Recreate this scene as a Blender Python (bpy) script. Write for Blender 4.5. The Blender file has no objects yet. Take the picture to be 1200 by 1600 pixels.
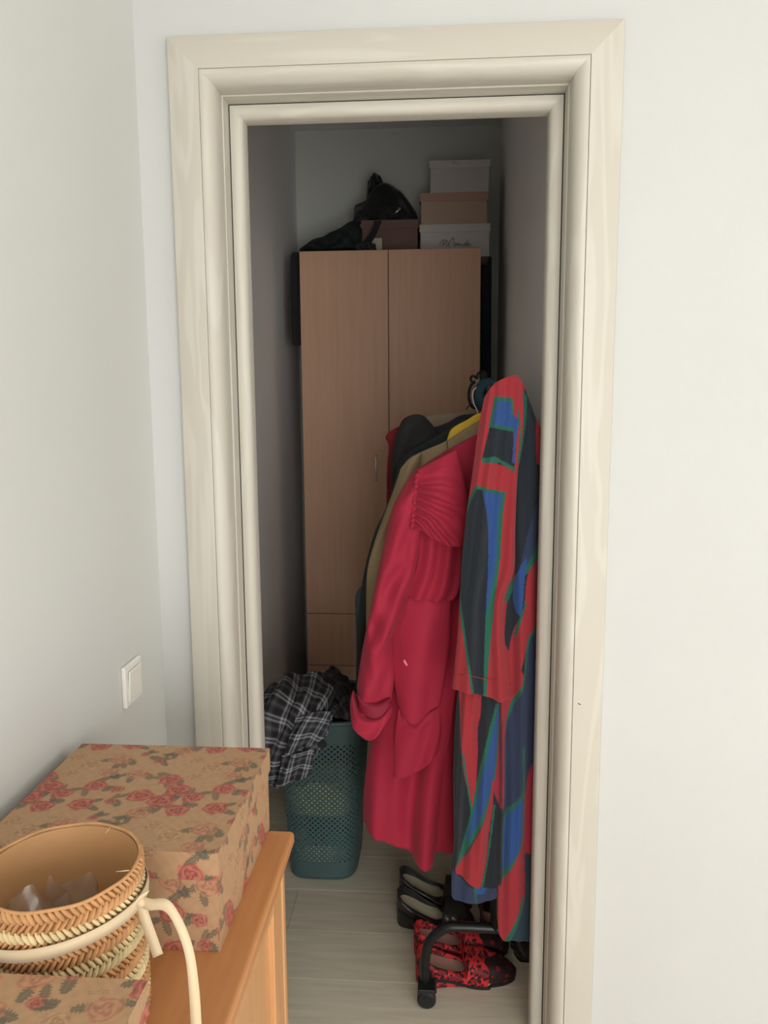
import bpy, bmesh, math, random
import numpy as np
from mathutils import Vector, Matrix, noise
random.seed(4)
PI = math.pi
C = bpy.context.scene.collection
SC = bpy.context.scene

# ------------------------------------------------------------------ camera
yaw, pit, rol = [math.radians(a) for a in (4.0607, 7.978, -0.3527)]
FPX = 1220.0
CAM = np.array([0.0, -1.6, 1.53])
Fv = np.array([-math.sin(yaw)*math.cos(pit), math.cos(yaw)*math.cos(pit), -math.sin(pit)])
Xv = np.array([math.cos(yaw), math.sin(yaw), 0.0])
Uv = np.cross(Xv, Fv)
Xv, Uv = Xv*math.cos(rol)+Uv*math.sin(rol), -Xv*math.sin(rol)+Uv*math.cos(rol)
cd = bpy.data.cameras.new('camera'); cam = bpy.data.objects.new('camera', cd); C.objects.link(cam)
cd.sensor_fit = 'VERTICAL'; cd.sensor_height = 32.0; cd.lens = FPX/1600*32.0
cd.clip_start = 0.02; cd.clip_end = 60
M = Matrix(((Xv[0], Uv[0], -Fv[0], CAM[0]), (Xv[1], Uv[1], -Fv[1], CAM[1]), (Xv[2], Uv[2], -Fv[2], CAM[2]), (0, 0, 0, 1)))
cam.matrix_world = M
SC.camera = cam

def at(px, py, ax, v):
    """point of the plane axis=v seen at photo pixel px,py (used for measuring positions)"""
    d = Fv + Xv*(px-600)/FPX - Uv*(py-800)/FPX
    p = CAM + d*(v-CAM[ax])/d[ax]
    return Vector(p)

# ------------------------------------------------------------------ light
SC.view_settings.view_transform = 'Standard'
SC.view_settings.look = 'None'
SC.view_settings.gamma = 1.0
SC.view_settings.use_curve_mapping = False
SC.view_settings.exposure = 0.0
w = bpy.data.worlds.new('world'); SC.world = w; w.use_nodes = True
w.node_tree.nodes['Background'].inputs[0].default_value = (0.80, 0.88, 1.0, 1)
w.node_tree.nodes['Background'].inputs[1].default_value = 1.0
def area(name, loc, rot, sx, sy, power, col=(1, 1, 1)):
    l = bpy.data.lights.new(name, 'AREA'); l.shape = 'RECTANGLE'; l.size = sx; l.size_y = sy
    l.energy = power; l.color = col
    o = bpy.data.objects.new(name, l); C.objects.link(o); o.location = loc; o.rotation_euler = rot
    return o
# daylight coming in through the window of the right wall and the glazed balcony door behind the camera
area('window_daylight', (2.78, -1.75, 1.30), (0, PI/2, 0), 1.5, 1.6, 18, (1.0, 0.99, 0.97))
area('balcony_daylight', (1.10, -3.98, 1.15), (PI/2, 0, 0), 2.3, 2.1, 118, (1.0, 0.99, 0.955))

# ------------------------------------------------------------------ helpers
def lin(c):
    return tuple(((x/255)/12.92 if x/255 <= 0.04045 else ((x/255+0.055)/1.055)**2.4) for x in c)
MATS = {}
def mat(name, rgb, rough=0.6, var=0.0, vscale=8.0, bump=0.0, bscale=60.0, metal=0.0, stretch=None,
        rgb2=None, spec=0.4, sheen=0.0, coat=0.0):
    m = bpy.data.materials.new(name); m.use_nodes = True; nt = m.node_tree; N = nt.nodes; L = nt.links
    b = N['Principled BSDF']; c = lin(rgb)
    b.inputs['Base Color'].default_value = (*c, 1); b.inputs['Roughness'].default_value = rough
    b.inputs['Metallic'].default_value = metal; b.inputs['Specular IOR Level'].default_value = spec
    if sheen: b.inputs['Sheen Weight'].default_value = sheen; b.inputs['Sheen Roughness'].default_value = 0.5
    if coat: b.inputs['Coat Weight'].default_value = coat
    tc = N.new('ShaderNodeTexCoord'); mp = N.new('ShaderNodeMapping'); L.new(tc.outputs['Object'], mp.inputs[0])
    if stretch: mp.inputs['Scale'].default_value = stretch
    if var or rgb2:
        n = N.new('ShaderNodeTexNoise'); n.inputs['Scale'].default_value = vscale; n.inputs['Detail'].default_value = 6
        L.new(mp.outputs[0], n.inputs['Vector'])
        r = N.new('ShaderNodeValToRGB'); L.new(n.outputs[0], r.inputs[0])
        r.color_ramp.elements[0].position = 0.32; r.color_ramp.elements[1].position = 0.68
        a = lin(rgb2) if rgb2 else tuple(x*(1-var) for x in c)
        bb = c if rgb2 else tuple(min(1, x*(1+var)) for x in c)
        r.color_ramp.elements[0].color = (*a, 1); r.color_ramp.elements[1].color = (*bb, 1)
        L.new(r.outputs[0], b.inputs['Base Color'])
    if bump:
        n2 = N.new('ShaderNodeTexNoise'); n2.inputs['Scale'].default_value = bscale; n2.inputs['Detail'].default_value = 4
        L.new(mp.outputs[0], n2.inputs['Vector'])
        bp = N.new('ShaderNodeBump'); bp.inputs['Strength'].default_value = bump; bp.inputs['Distance'].default_value = 0.002
        L.new(n2.outputs[0], bp.inputs['Height']); L.new(bp.outputs[0], b.inputs['Normal'])
    MATS[name] = m
    return m
def attr_mat(name, rough=0.7, bump=0.0, bscale=200, sheen=0.0):
    m = bpy.data.materials.new(name); m.use_nodes = True; nt = m.node_tree; N = nt.nodes; L = nt.links
    b = N['Principled BSDF']; b.inputs['Roughness'].default_value = rough; b.inputs['Specular IOR Level'].default_value = 0.3
    if sheen: b.inputs['Sheen Weight'].default_value = sheen
    a = N.new('ShaderNodeAttribute'); a.attribute_name = 'Col'; L.new(a.outputs['Color'], b.inputs['Base Color'])
    if bump:
        tc = N.new('ShaderNodeTexCoord'); n2 = N.new('ShaderNodeTexNoise'); n2.inputs['Scale'].default_value = bscale
        L.new(tc.outputs['Object'], n2.inputs['Vector'])
        bp = N.new('ShaderNodeBump'); bp.inputs['Strength'].default_value = bump; bp.inputs['Distance'].default_value = 0.002
        L.new(n2.outputs[0], bp.inputs['Height']); L.new(bp.outputs[0], b.inputs['Normal'])
    return m
def link_mesh(name, me, m, parent=None, smooth=False):
    o = bpy.data.objects.new(name, me); C.objects.link(o)
    if m is not None: me.materials.append(m)
    if smooth:
        me.polygons.foreach_set('use_smooth', [True]*len(me.polygons))
    if parent is not None:
        o.parent = parent
    return o
def obj(name, bm, m, parent=None, smooth=False):
    me = bpy.data.meshes.new(name); bmesh.ops.recalc_face_normals(bm, faces=bm.faces[:]); bm.to_mesh(me); bm.free()
    return link_mesh(name, me, m, parent, smooth)
def pyobj(name, vs, fs, m, parent=None, smooth=True, cols=None):
    me = bpy.data.meshes.new(name); me.from_pydata([tuple(v) for v in vs], [], fs); me.update()
    if cols is not None:
        ca = me.color_attributes.new('Col', 'FLOAT_COLOR', 'POINT')
        a = np.ones((len(vs), 4), dtype=np.float32); a[:, :3] = cols
        ca.data.foreach_set('color', a.ravel())
    return link_mesh(name, me, m, parent, smooth)
def thing(name, label, cat, loc=(0, 0, 0), rz=0, group=None):
    o = bpy.data.objects.new(name, None); C.objects.link(o); o.location = loc; o.rotation_euler = (0, 0, rz)
    o.empty_display_size = 0.05
    return tag(o, label, cat, group)
def tag(o, label, cat, group=None):
    o['label'] = label; o['category'] = cat
    if group: o['group'] = group
    return o
def struct(o, label=None):
    o['kind'] = 'structure'
    if label: o['label'] = label
    return o
def sempty(name, label=None):
    o = bpy.data.objects.new(name, None); C.objects.link(o); o.empty_display_size = 0.05
    return struct(o, label)
def bx(bm, x0, x1, y0, y1, z0, z1, bev=0.0, seg=2):
    vs = [bm.verts.new(p) for p in ((x0, y0, z0), (x1, y0, z0), (x1, y1, z0), (x0, y1, z0), (x0, y0, z1), (x1, y0, z1), (x1, y1, z1), (x0, y1, z1))]
    fs = [bm.faces.new([vs[i] for i in f]) for f in ((0, 3, 2, 1), (4, 5, 6, 7), (0, 1, 5, 4), (1, 2, 6, 5), (2, 3, 7, 6), (3, 0, 4, 7))]
    if bev:
        es = list({e for f in fs for e in f.edges})
        bmesh.ops.bevel(bm, geom=es, offset=bev, segments=seg, affect='EDGES', profile=0.5)
def box(name, x0, x1, y0, y1, z0, z1, m, parent=None, bev=0.0, seg=2):
    bm = bmesh.new(); bx(bm, x0, x1, y0, y1, z0, z1, bev, seg)
    return obj(name, bm, m, parent)
def tube(bm, pts, r, seg=10, closed=False, flat=1.0):
    pts = [Vector(p) for p in pts]; n = len(pts); rings = []
    up = Vector((0, 0, 1)); prev = None
    for i, p in enumerate(pts):
        if closed: t = pts[(i+1) % n]-pts[i-1]
        else: t = pts[min(i+1, n-1)]-pts[max(i-1, 0)]
        t.normalize()
        if prev is None:
            a = t.cross(up)
            if a.length < 1e-3: a = t.cross(Vector((1, 0, 0)))
            a.normalize()
        else:
            a = prev - t*prev.dot(t); a.normalize()
        prev = a; b = t.cross(a)
        rr = r[i] if isinstance(r, (list, tuple)) else r
        rings.append([bm.verts.new(p+a*math.cos(2*PI*k/seg)*rr+b*math.sin(2*PI*k/seg)*rr*flat) for k in range(seg)])
    for i in range(n if closed else n-1):
        A, B = rings[i], rings[(i+1) % n]
        for k in range(seg): bm.faces.new((A[k], A[(k+1) % seg], B[(k+1) % seg], B[k]))
    if not closed:
        bm.faces.new(rings[0][::-1]); bm.faces.new(rings[-1])
def tubeobj(name, pts, r, m, parent=None, seg=10, closed=False):
    bm = bmesh.new(); tube(bm, pts, r, seg, closed); return obj(name, bm, m, parent, True)
def lathe(bm, prof, cx=0, cy=0, cz=0, seg=32, axis='z'):
    rings = []
    for r, h in prof:
        ring = []
        for k in range(seg):
            a = 2*PI*k/seg; c, s = r*math.cos(a), r*math.sin(a)
            p = (cx+c, cy+s, cz+h) if axis == 'z' else ((cx+h, cy+c, cz+s) if axis == 'x' else (cx+c, cy+h, cz+s))
            ring.append(bm.verts.new(p))
        rings.append(ring)
    for A, B in zip(rings, rings[1:]):
        for k in range(seg): bm.faces.new((A[k], A[(k+1) % seg], B[(k+1) % seg], B[k]))
    return rings
def catmull(P, n, uniform=False):
    """resample a polyline smoothly to n points (arc-length)"""
    P = np.array(P, dtype=float)
    if len(P) == 2:
        t = np.linspace(0, 1, n)[:, None]; return P[0]*(1-t)+P[1]*t
    Q = np.vstack([2*P[0]-P[1], P, 2*P[-1]-P[-2]]); out = []
    for i in range(1, len(Q)-2):
        for t in np.linspace(0, 1, 12, endpoint=False):
            a, b, c, d = Q[i-1], Q[i], Q[i+1], Q[i+2]
            out.append(0.5*((2*b)+(-a+c)*t+(2*a-5*b+4*c-d)*t*t+(-a+3*b-3*c+d)*t**3))
    out.append(P[-1]); out = np.array(out)
    s = np.r_[0, np.cumsum(np.linalg.norm(np.diff(out, axis=0), axis=1))]; s /= s[-1]
    if uniform:
        s = np.linspace(0, 1, len(out))
    t = np.linspace(0, 1, n)
    return np.stack([np.interp(t, s, out[:, k]) for k in range(out.shape[1])], 1)
def coons(top, right, bottom, left, nu, nv):
    T = catmull(top, nu); B = catmull(bottom, nu); L_ = catmull(left, nv); R_ = catmull(right, nv)
    u = np.linspace(0, 1, nu)[None, :, None]; v = np.linspace(0, 1, nv)[:, None, None]
    G = (1-v)*T[None]+v*B[None]+(1-u)*L_[:, None]+u*R_[:, None]
    G -= (1-u)*(1-v)*T[0]+u*(1-v)*T[-1]+(1-u)*v*B[0]+u*v*B[-1]
    return G
def cloth(name, parent, m, top, right, bottom, left, y, thick=0.05, fold=None, nu=60, nv=90, colf=None, ylean=None, sec=0.5, smooth=True):
    """a closed, puffed garment piece. The outline is measured on the photo and put at distance y; the piece gets
    a rounded cross section of depth `thick` and folds in depth"""
    G = coons(top, right, bottom, left, nu, nv)
    us = np.linspace(0, 1, nu); vs_ = np.linspace(0, 1, nv)
    V = []; cols = []
    for side in (-1, 1):
        for j in range(nv):
            for i in range(nu):
                u, v = us[i], vs_[j]
                yy = y + (ylean(u, v) if ylean else 0)
                p = at(G[j, i, 0], G[j, i, 1], 1, yy)
                s = (max(0.0, 1-(2*u-1)**2))**sec
                s *= min(1.0, 0.25+6*v)**0.5
                f = fold(u, v) if fold else 0
                p.y += side*thick*0.5*s + f*(s**0.5 if side < 0 else 0.6*s**0.5)
                V.append(p)
    n = nu*nv; F = []
    for j in range(nv-1):
        for i in range(nu-1):
            a = j*nu+i
            F.append((a, a+nu, a+nu+1, a+1)); b = n+a
            F.append((b, b+1, b+nu+1, b+nu))
    for i in range(nu-1):
        F.append((i, i+1, n+i+1, n+i)); a = (nv-1)*nu+i; F.append((a, n+a, n+a+1, a+1))
    for j in range(nv-1):
        a = j*nu; F.append((a, n+a, n+a+nu, a+nu)); a = j*nu+nu-1; F.append((a, a+nu, n+a+nu, n+a))
    cc = None
    if colf is not None:
        c1 = colf(G[:, :, 0].ravel(), G[:, :, 1].ravel()); cc = np.vstack([c1, c1])
    return pyobj(name, V, F, m, parent, smooth, cc)
def sheet(name, ctrl, nu, nv, m, parent=None, th=0.003, disp=None, colf=None):
    """open sheet through a grid of 3D control points"""
    K = np.array(ctrl, dtype=float)
    A = np.stack([catmull(K[j], nu, True) for j in range(K.shape[0])])
    G = np.stack([catmull(A[:, i], nv, True) for i in range(nu)], 1)
    V = []
    dux = np.gradient(G, axis=1); dvx = np.gradient(G, axis=0)
    nrm = np.cross(dux, dvx); nrm /= (np.linalg.norm(nrm, axis=2, keepdims=True)+1e-9)
    for j in range(nv):
        for i in range(nu):
            p = G[j, i]
            if disp: p = p + nrm[j, i]*disp(i/(nu-1), j/(nv-1))
            V.append(p)
    F = [(j*nu+i, j*nu+i+1, (j+1)*nu+i+1, (j+1)*nu+i) for j in range(nv-1) for i in range(nu-1)]
    cc = None
    if colf is not None:
        U_, V_ = np.meshgrid(np.linspace(0, 1, nu), np.linspace(0, 1, nv)); cc = colf(U_.ravel(), V_.ravel())
    o = pyobj(name, V, F, m, parent, True, cc)
    if th:
        s = o.modifiers.new('s', 'SOLIDIFY'); s.thickness = th; s.offset = 0
    return o
def heap(name, cx, cy, cz, rx, ry, rz_, m, parent=None, seed=0, amp=0.25, sub=4, flat=True, clamp=None):
    bm = bmesh.new(); bmesh.ops.create_icosphere(bm, subdivisions=sub, radius=1)
    for v in bm.verts:
        d = v.co.normalized()
        n = noise.noise(d*1.6+Vector((seed, 0, 0)))*amp + noise.noise(d*4.5+Vector((0, seed, 3)))*amp*0.5 + abs(noise.noise(d*8+Vector((2, seed, 0))))*amp*0.35
        q = d*(1+n)
        z = q.z
        if flat and z < -0.55: z = -0.55
        v.co = Vector((cx+q.x*rx, cy+q.y*ry, cz+z*rz_))
        if clamp: v.co = clamp(v.co)
    return obj(name, bm, m, parent, True)

# ------------------------------------------------------------------ materials
m_wall = mat('wall_paint', (211, 212, 208), 0.75, 0.012, 3, 0.08, 220, spec=0.25)
m_cwall = mat('closet_paint', (246, 245, 243), 0.8, 0.015, 3, 0.08, 220, spec=0.2)
m_ceil = mat('ceiling_paint', (238, 237, 233), 0.85)
# ash-grained cream foil of the door frame
def frame_material(name, stretch):
    m = bpy.data.materials.new(name); m.use_nodes = True; N = m.node_tree.nodes; L = m.node_tree.links
    b = N['Principled BSDF']; b.inputs['Roughness'].default_value = 0.45; b.inputs['Specular IOR Level'].default_value = 0.35
    tc = N.new('ShaderNodeTexCoord'); mp = N.new('ShaderNodeMapping'); mp.inputs['Scale'].default_value = stretch
    L.new(tc.outputs['Object'], mp.inputs[0])
    n = N.new('ShaderNodeTexNoise'); n.inputs['Scale'].default_value = 2.2; n.inputs['Detail'].default_value = 2; n.inputs['Distortion'].default_value = 0.6
    L.new(mp.outputs[0], n.inputs['Vector'])
    # cathedral grain: contour lines of a stretched noise field
    ml = N.new('ShaderNodeMath'); ml.operation = 'MULTIPLY'; ml.inputs[1].default_value = 26.0; L.new(n.outputs[0], ml.inputs[0])
    fr = N.new('ShaderNodeMath'); fr.operation = 'SINE'; L.new(ml.outputs[0], fr.inputs[0])
    r = N.new('ShaderNodeValToRGB'); r.color_ramp.elements[0].position = 0.0; r.color_ramp.elements[1].position = 0.9
    r.color_ramp.elements[0].color = (*lin((197, 191, 179)), 1); r.color_ramp.elements[1].color = (*lin((203, 198, 187)), 1)
    L.new(fr.outputs[0], r.inputs[0]); L.new(r.outputs[0], b.inputs['Base Color'])
    return m
m_frame = frame_material('cream_ash_foil', (7, 7, 0.7)); m_frame_h = frame_material('cream_ash_foil_head', (0.7, 7, 7))
m_floor = [mat('floor_oak_grey_%s' % c, rgb, 0.38, stretch=(1.2, 14, 14), vscale=3.5, rgb2=r2, bump=0.05, bscale=30)
           for c, rgb, r2 in (('light', (218, 210, 190), (204, 195, 175)), ('mid', (212, 204, 184), (198, 189, 169)), ('warm', (217, 206, 186), (201, 190, 170)))]
m_under = mat('underlay', (60, 55, 50), 0.9)
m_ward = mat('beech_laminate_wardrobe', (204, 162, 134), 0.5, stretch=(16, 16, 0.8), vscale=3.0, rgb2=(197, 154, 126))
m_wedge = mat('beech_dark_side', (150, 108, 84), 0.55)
m_dress = mat('honey_beech_veneer', (200, 140, 90), 0.38, stretch=(18, 1.2, 18), vscale=4, rgb2=(191, 130, 80), coat=0.15)
m_dress2 = mat('honey_beech_front', (208, 158, 110), 0.4, stretch=(18, 18, 1.2), vscale=4, rgb2=(198, 146, 98))
m_black = mat('black_plastic', (26, 27, 28), 0.45)
m_blackmetal = mat('black_metal', (34, 36, 37), 0.3, metal=0.4)
m_dark = mat('black_fabric', (30, 31, 33), 0.9, 0.2, 30, 0.4, 300, sheen=0.2)
m_white = mat('white_plastic', (238, 236, 228), 0.35)
m_chrome = mat('chrome', (200, 200, 200), 0.2, metal=1.0)

# ------------------------------------------------------------------ structure
XL, XR, YB, ZC = -0.605, 2.55, -3.75, 2.70          # front room
YW0, YW1 = 0.02, 0.135                              # partition with the door frame
CXL, CXR, CYB, CZC = -0.70, 0.285, 2.35, 2.83       # storage room
OL, OR_, OT = -0.450, 0.262, 2.155                  # rough opening
# partition wall (one mesh with its opening)
bm = bmesh.new()
bx(bm, -0.80, OL, YW0, YW1, 0, 2.95); bx(bm, OR_, XR+0.1, YW0, YW1, 0, 2.95); bx(bm, OL, OR_, YW0, YW1, OT, 2.95)
m_wallf = mat('wall_paint_front', (202, 202, 200), 0.78, 0.012, 3, 0.08, 220, spec=0.2)
struct(obj('wall_front', bm, m_wallf), 'white wall around the cream door frame')
struct(box('wall_left', XL-0.1, XL, YB-0.1, YW0, 0, 2.95, m_wall), 'white wall left of the door behind the floral box')
# right wall with window hole
WY0, WY1, WZ0, WZ1 = -2.55, -0.95, 0.60, 2.05
bm = bmesh.new()
bx(bm, XR, XR+0.12, YB-0.1, WY0, 0, 2.95); bx(bm, XR, XR+0.12, WY1, YW0, 0, 2.95)
bx(bm, XR, XR+0.12, WY0, WY1, 0, WZ0); bx(bm, XR, XR+0.12, WY0, WY1, WZ1, 2.95)
struct(obj('wall_right', bm, m_wall))
BX0, BX1, BZ = -0.05, 2.25, 2.4
bm = bmesh.new()
bx(bm, XL-0.1, BX0, YB-0.1, YB, 0, 2.95); bx(bm, BX1, XR+0.12, YB-0.1, YB, 0, 2.95); bx(bm, BX0, BX1, YB-0.1, YB, BZ, 2.95)
struct(obj('wall_back', bm, m_wall))
struct(box('ceiling', XL, XR, YB, YW0, ZC, ZC+0.1, m_ceil))
# storage room shell
struct(box('wall_left', CXL-0.1, CXL, YW1, CYB+0.1, 0, 2.95, m_cwall), 'left wall inside the storage room')
struct(box('wall_right', CXR, CXR+0.1, YW1, CYB+0.1, 0, 2.95, m_cwall), 'right wall inside the storage room')
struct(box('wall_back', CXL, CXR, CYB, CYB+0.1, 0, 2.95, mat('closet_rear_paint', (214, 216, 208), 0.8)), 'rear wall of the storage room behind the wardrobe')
struct(box('ceiling', CXL, CXR, YW1, CYB, CZC, CZC+0.1, m_ceil), 'ceiling of the storage room')
# window in the right wall and glazed door opening behind the camera
def glass_mat():
    m = bpy.data.materials.new('window_glass'); m.use_nodes = True; N = m.node_tree.nodes; L = m.node_tree.links
    for n in list(N): N.remove(n)
    o = N.new('ShaderNodeOutputMaterial'); mx = N.new('ShaderNodeMixShader'); t = N.new('ShaderNodeBsdfTransparent'); g = N.new('ShaderNodeBsdfGlossy')
    g.inputs['Roughness'].default_value = 0.02; mx.inputs[0].default_value = 0.06
    L.new(t.outputs[0], mx.inputs[1]); L.new(g.outputs[0], mx.inputs[2]); L.new(mx.outputs[0], o.inputs[0]); return m
m_glass = glass_mat()
wn = sempty('window_1', 'white framed window in the right wall')
bm = bmesh.new()
for a in ((WY0, WY0+0.06, WZ0, WZ1), (WY1-0.06, WY1, WZ0, WZ1), (WY0, WY1, WZ0, WZ0+0.06), (WY0, WY1, WZ1-0.06, WZ1), (-1.78, -1.72, WZ0, WZ1)):
    bx(bm, XR+0.03, XR+0.08, a[0], a[1], a[2], a[3])
obj('window_frame', bm, m_white, wn); box('pane', XR+0.05, XR+0.056, WY0+0.05, WY1-0.05, WZ0+0.05, WZ1-0.05, m_glass, wn)
wn = sempty('door_2', 'white glazed balcony door behind the camera')
bm = bmesh.new()
for a in ((BX0, BX0+0.07, 0, BZ), (BX1-0.07, BX1, 0, BZ), (BX0, BX1, 0, 0.1), (BX0, BX1, BZ-0.07, BZ), (1.07, 1.13, 0, BZ)):
    bx(bm, a[0], a[1], YB-0.08, YB-0.03, a[2], a[3])
obj('frame', bm, m_white, wn); box('pane', BX0+0.05, BX1-0.05, YB-0.06, YB-0.054, 0.08, BZ-0.05, m_glass, wn)
# floor: an underlay with single laminate planks
fl = struct(box('floor', -0.80, XR+0.1, YB-0.1, CYB+0.1, -0.06, -0.012, m_under), 'light grey wood laminate floor')
PW = 0.192; yrow = YB; r = 0; pn = 0
rnd = random.Random(7)
while yrow < CYB:
    x = -0.70 - rnd.uniform(0, 1.2)
    x1lim = XR
    while x < x1lim:
        x2 = x+1.29
        y0, y1 = yrow, min(yrow+PW, CYB)
        a, b = max(x, -0.70), min(x2, x1lim)
        if y0 > YW1: b = min(b, CXR)
        if b-a > 0.03 and a < b:
            bm = bmesh.new(); bx(bm, a+0.0004, b-0.0004, y0+0.0004, y1-0.0004, -0.012, 0.0, 0.0008, 1)
            obj('plank', bm, m_floor[pn % 3], fl); pn += 1
        x = x2
    yrow += PW; r += 1
# ------------------------------------------------------------------ door frame (door_1)
dr = sempty('door_1', 'cream wood-grain door frame with deep rounded moulding')
X0, X1, ZT = -0.534, 0.345, 1.53+0.7095
def sweep(name, prof, parent, mm=None, segs=('left', 'top', 'right'), joint=True):
    """prof: list of (inset, y). One mitred length per side"""
    for s in segs:
        V = []; F = []; n = len(prof)
        for (wi, y) in prof:
            if s == 'left': a = (X0+wi, y, 0.0); b = (X0+wi, y, ZT-wi)
            elif s == 'right': a = (X1-wi, y, ZT-wi); b = (X1-wi, y, 0.0)
            else: a = (X0+wi, y, ZT-wi); b = (X1-wi, y, ZT-wi)
            V += [a, b]
        for i in range(n):
            j = (i+1) % n; F.append((2*i, 2*i+1, 2*j+1, 2*j))
        F.append(tuple(range(0, 2*n, 2))); F.append(tuple(range(2*n-1, 0, -2)))
        bm = bmesh.new(); vs = [bm.verts.new(v) for v in V]
        for f in F: bm.faces.new([vs[k] for k in f])
        o = obj(name, bm, mm or (m_frame_h if s == 'top' else m_frame), parent, True)
        o.data.set_sharp_from_angle(angle=math.radians(28)) if hasattr(o.data, 'set_sharp_from_angle') else None
sweep('casing', [(0, 0.019), (0, 0.004), (0.0015, 0.001), (0.004, 0), (0.0605, 0), (0.0615, 0.001), (0.0615, 0.019)], dr)
sweep('rounded_moulding', [(0.0625, 0.019), (0.0625, 0.0008), (0.066, 0.0), (0.071, 0.001), (0.076, 0.0035), (0.081, 0.008), (0.0855, 0.0145),
                   (0.0885, 0.022), (0.0905, 0.031), (0.0915, 0.042), (0.0915, 0.056), (0.0935, 0.058), (0.0942, 0.064), (0.0942, 0.102), (0.083, 0.102), (0.083, 0.019)], dr)
sweep('door_stop', [(0.080, 0.140), (0.080, 0.1060), (0.0968, 0.1060), (0.0968, 0.0965), (0.1035, 0.0948), (0.110, 0.0955), (0.116, 0.098), (0.1205, 0.103), (0.1230, 0.110), (0.1230, 0.140)], dr)
sweep('dark_gap_strip', [(0.0944, 0.1055), (0.0944, 0.0985), (0.0966, 0.0985), (0.0966, 0.1055)], dr, m_black)  # black strip added in the gap so its line reads dark
tubeobj('scratch', [at(903, 1099, 1, -0.0003), at(907, 1101, 1, -0.0003)], 0.0009, m_under, dr, 6)
# ------------------------------------------------------------------ light switch on the left wall
sw = thing('light_switch', 'white rocker light switch on the left wall beside the door', 'light switch', (XL, -0.165, 0.99))
bm = bmesh.new(); bx(bm, 0.0, 0.009, -0.041, 0.041, -0.041, 0.041, 0.003, 3); obj('frame', bm, m_white, sw)
bm = bmesh.new(); bx(bm, 0.009, 0.0125, -0.029, 0.029, -0.030, 0.030, 0.0015, 2)
o = obj('rocker', bm, m_white, sw); o.rotation_euler = (0, math.radians(3), 0)

# ------------------------------------------------------------------ wardrobe
WX0, WX1, WYF, WYK, WZ = -0.596, 0.172, 1.80, 2.31, 2.168
wd = thing('wardrobe', 'tall two-door beech wardrobe against the back wall of the storage room', 'wardrobe', (WX0, WYF, 0))
Wd = WX1-WX0
bm = bmesh.new()
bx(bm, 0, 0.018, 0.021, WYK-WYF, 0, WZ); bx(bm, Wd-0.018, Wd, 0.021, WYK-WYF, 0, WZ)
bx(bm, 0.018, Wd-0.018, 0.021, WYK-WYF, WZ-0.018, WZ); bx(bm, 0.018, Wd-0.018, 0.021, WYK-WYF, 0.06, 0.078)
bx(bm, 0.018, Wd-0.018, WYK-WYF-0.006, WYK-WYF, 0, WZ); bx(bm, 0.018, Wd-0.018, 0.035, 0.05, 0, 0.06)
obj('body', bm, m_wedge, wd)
seam = at(608, 700, 1, WYF).x-WX0
zsp = 0.588; zsp2 = 0.345
def handle(parent, x, z0, z1, m=m_chrome):
    pts = [(x, 0.0, z0), (x, -0.018, z0+0.006), (x, -0.024, (z0+z1)/2), (x, -0.018, z1-0.006), (x, 0.0, z1)]
    P = catmull(pts, 14); return tubeobj('handle', P, 0.004, m, parent, 8)
for (a, b, z0, z1) in ((0.001, seam-0.0015, zsp+0.0015, WZ-0.001), (seam+0.0015, Wd-0.001, zsp+0.0015, WZ-0.001)):
    d = box('door', a, b, 0, 0.02, z0, z1, m_ward, wd, 0.0012, 1)
    hx = b-0.055 if a < 0.1 else a+0.055
    hz = 1.247
    handle(d, hx, hz-0.055, hz+0.055)
for (z0, z1) in ((zsp2+0.0015, zsp-0.0015), (0.065, zsp2-0.0015)):
    d = box('drawer', 0.001, Wd-0.001, 0, 0.02, z0, z1, m_ward, wd, 0.0012, 1)
    zc = (z0+z1)/2
    tubeobj('handle', catmull([(Wd/2-0.055, 0, zc), (Wd/2-0.045, -0.02, zc), (Wd/2+0.045, -0.02, zc), (Wd/2+0.055, 0, zc)], 12), 0.004, m_chrome, d, 8)

# ------------------------------------------------------------------ lidded boxes on the wardrobe
def lidded_box(name, label, px0, px1, pyt, zb, y, dep, m, mlid, lidh=0.03, group=None, over=0.004):
    a = at(px0, pyt, 1, y); b = at(px1, pyt, 1, y); zt = (a.z+b.z)/2
    t = thing(name, label, 'box', (a.x, y, zb), 0, group); W = b.x-a.x; H = zt-zb
    box('body', over, W-over, over, dep-over, 0, H-0.004, m, t, 0.0015, 1)
    bm = bmesh.new()
    bx(bm, 0, W, 0, dep, H-0.004, H, 0); bx(bm, 0, W, 0, 0.0025, H-lidh, H-0.004); bx(bm, 0, W, dep-0.0025, dep, H-lidh, H-0.004)
    bx(bm, 0, 0.0025, 0.0025, dep-0.0025, H-lidh, H-0.004); bx(bm, W-0.0025, W, 0.0025, dep-0.0025, H-lidh, H-0.004)
    obj('lid', bm, mlid, t)
    return t, W, H, zt
m_bwhite = mat('white_card', (206, 200, 196), 0.6); m_btan = mat('tan_card', (186, 160, 140), 0.6)
m_btanl = mat('pinkish_card', (184, 148, 132), 0.6); m_bbrown = mat('brown_card', (122, 92, 84), 0.65)
m_bgrey = mat('grey_white_card', (196, 190, 186), 0.6)
YBX = 2.0
g = 'lidded cardboard boxes stacked on the wardrobe'
t1, W1, H1, z1 = lidded_box('storage_box', 'off-white lidded box with black script lettering, bottom of the stack on the wardrobe', 655.5, 766.5, 350, WZ, YBX, 0.32, m_bwhite, m_bwhite, 0.032, g)
t2, W2, H2, z2 = lidded_box('storage_box', 'tan lidded box in the middle of the stack on the wardrobe', 656.5, 763, 300.5, z1, YBX+0.002, 0.31, m_btan, m_btanl, 0.035, g)
t3, W3, H3, z3 = lidded_box('storage_box', 'white lidded box on top of the stack on the wardrobe', 671, 766, 250, z2, YBX+0.002, 0.3, m_bgrey, m_bwhite, 0.032, g)
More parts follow.
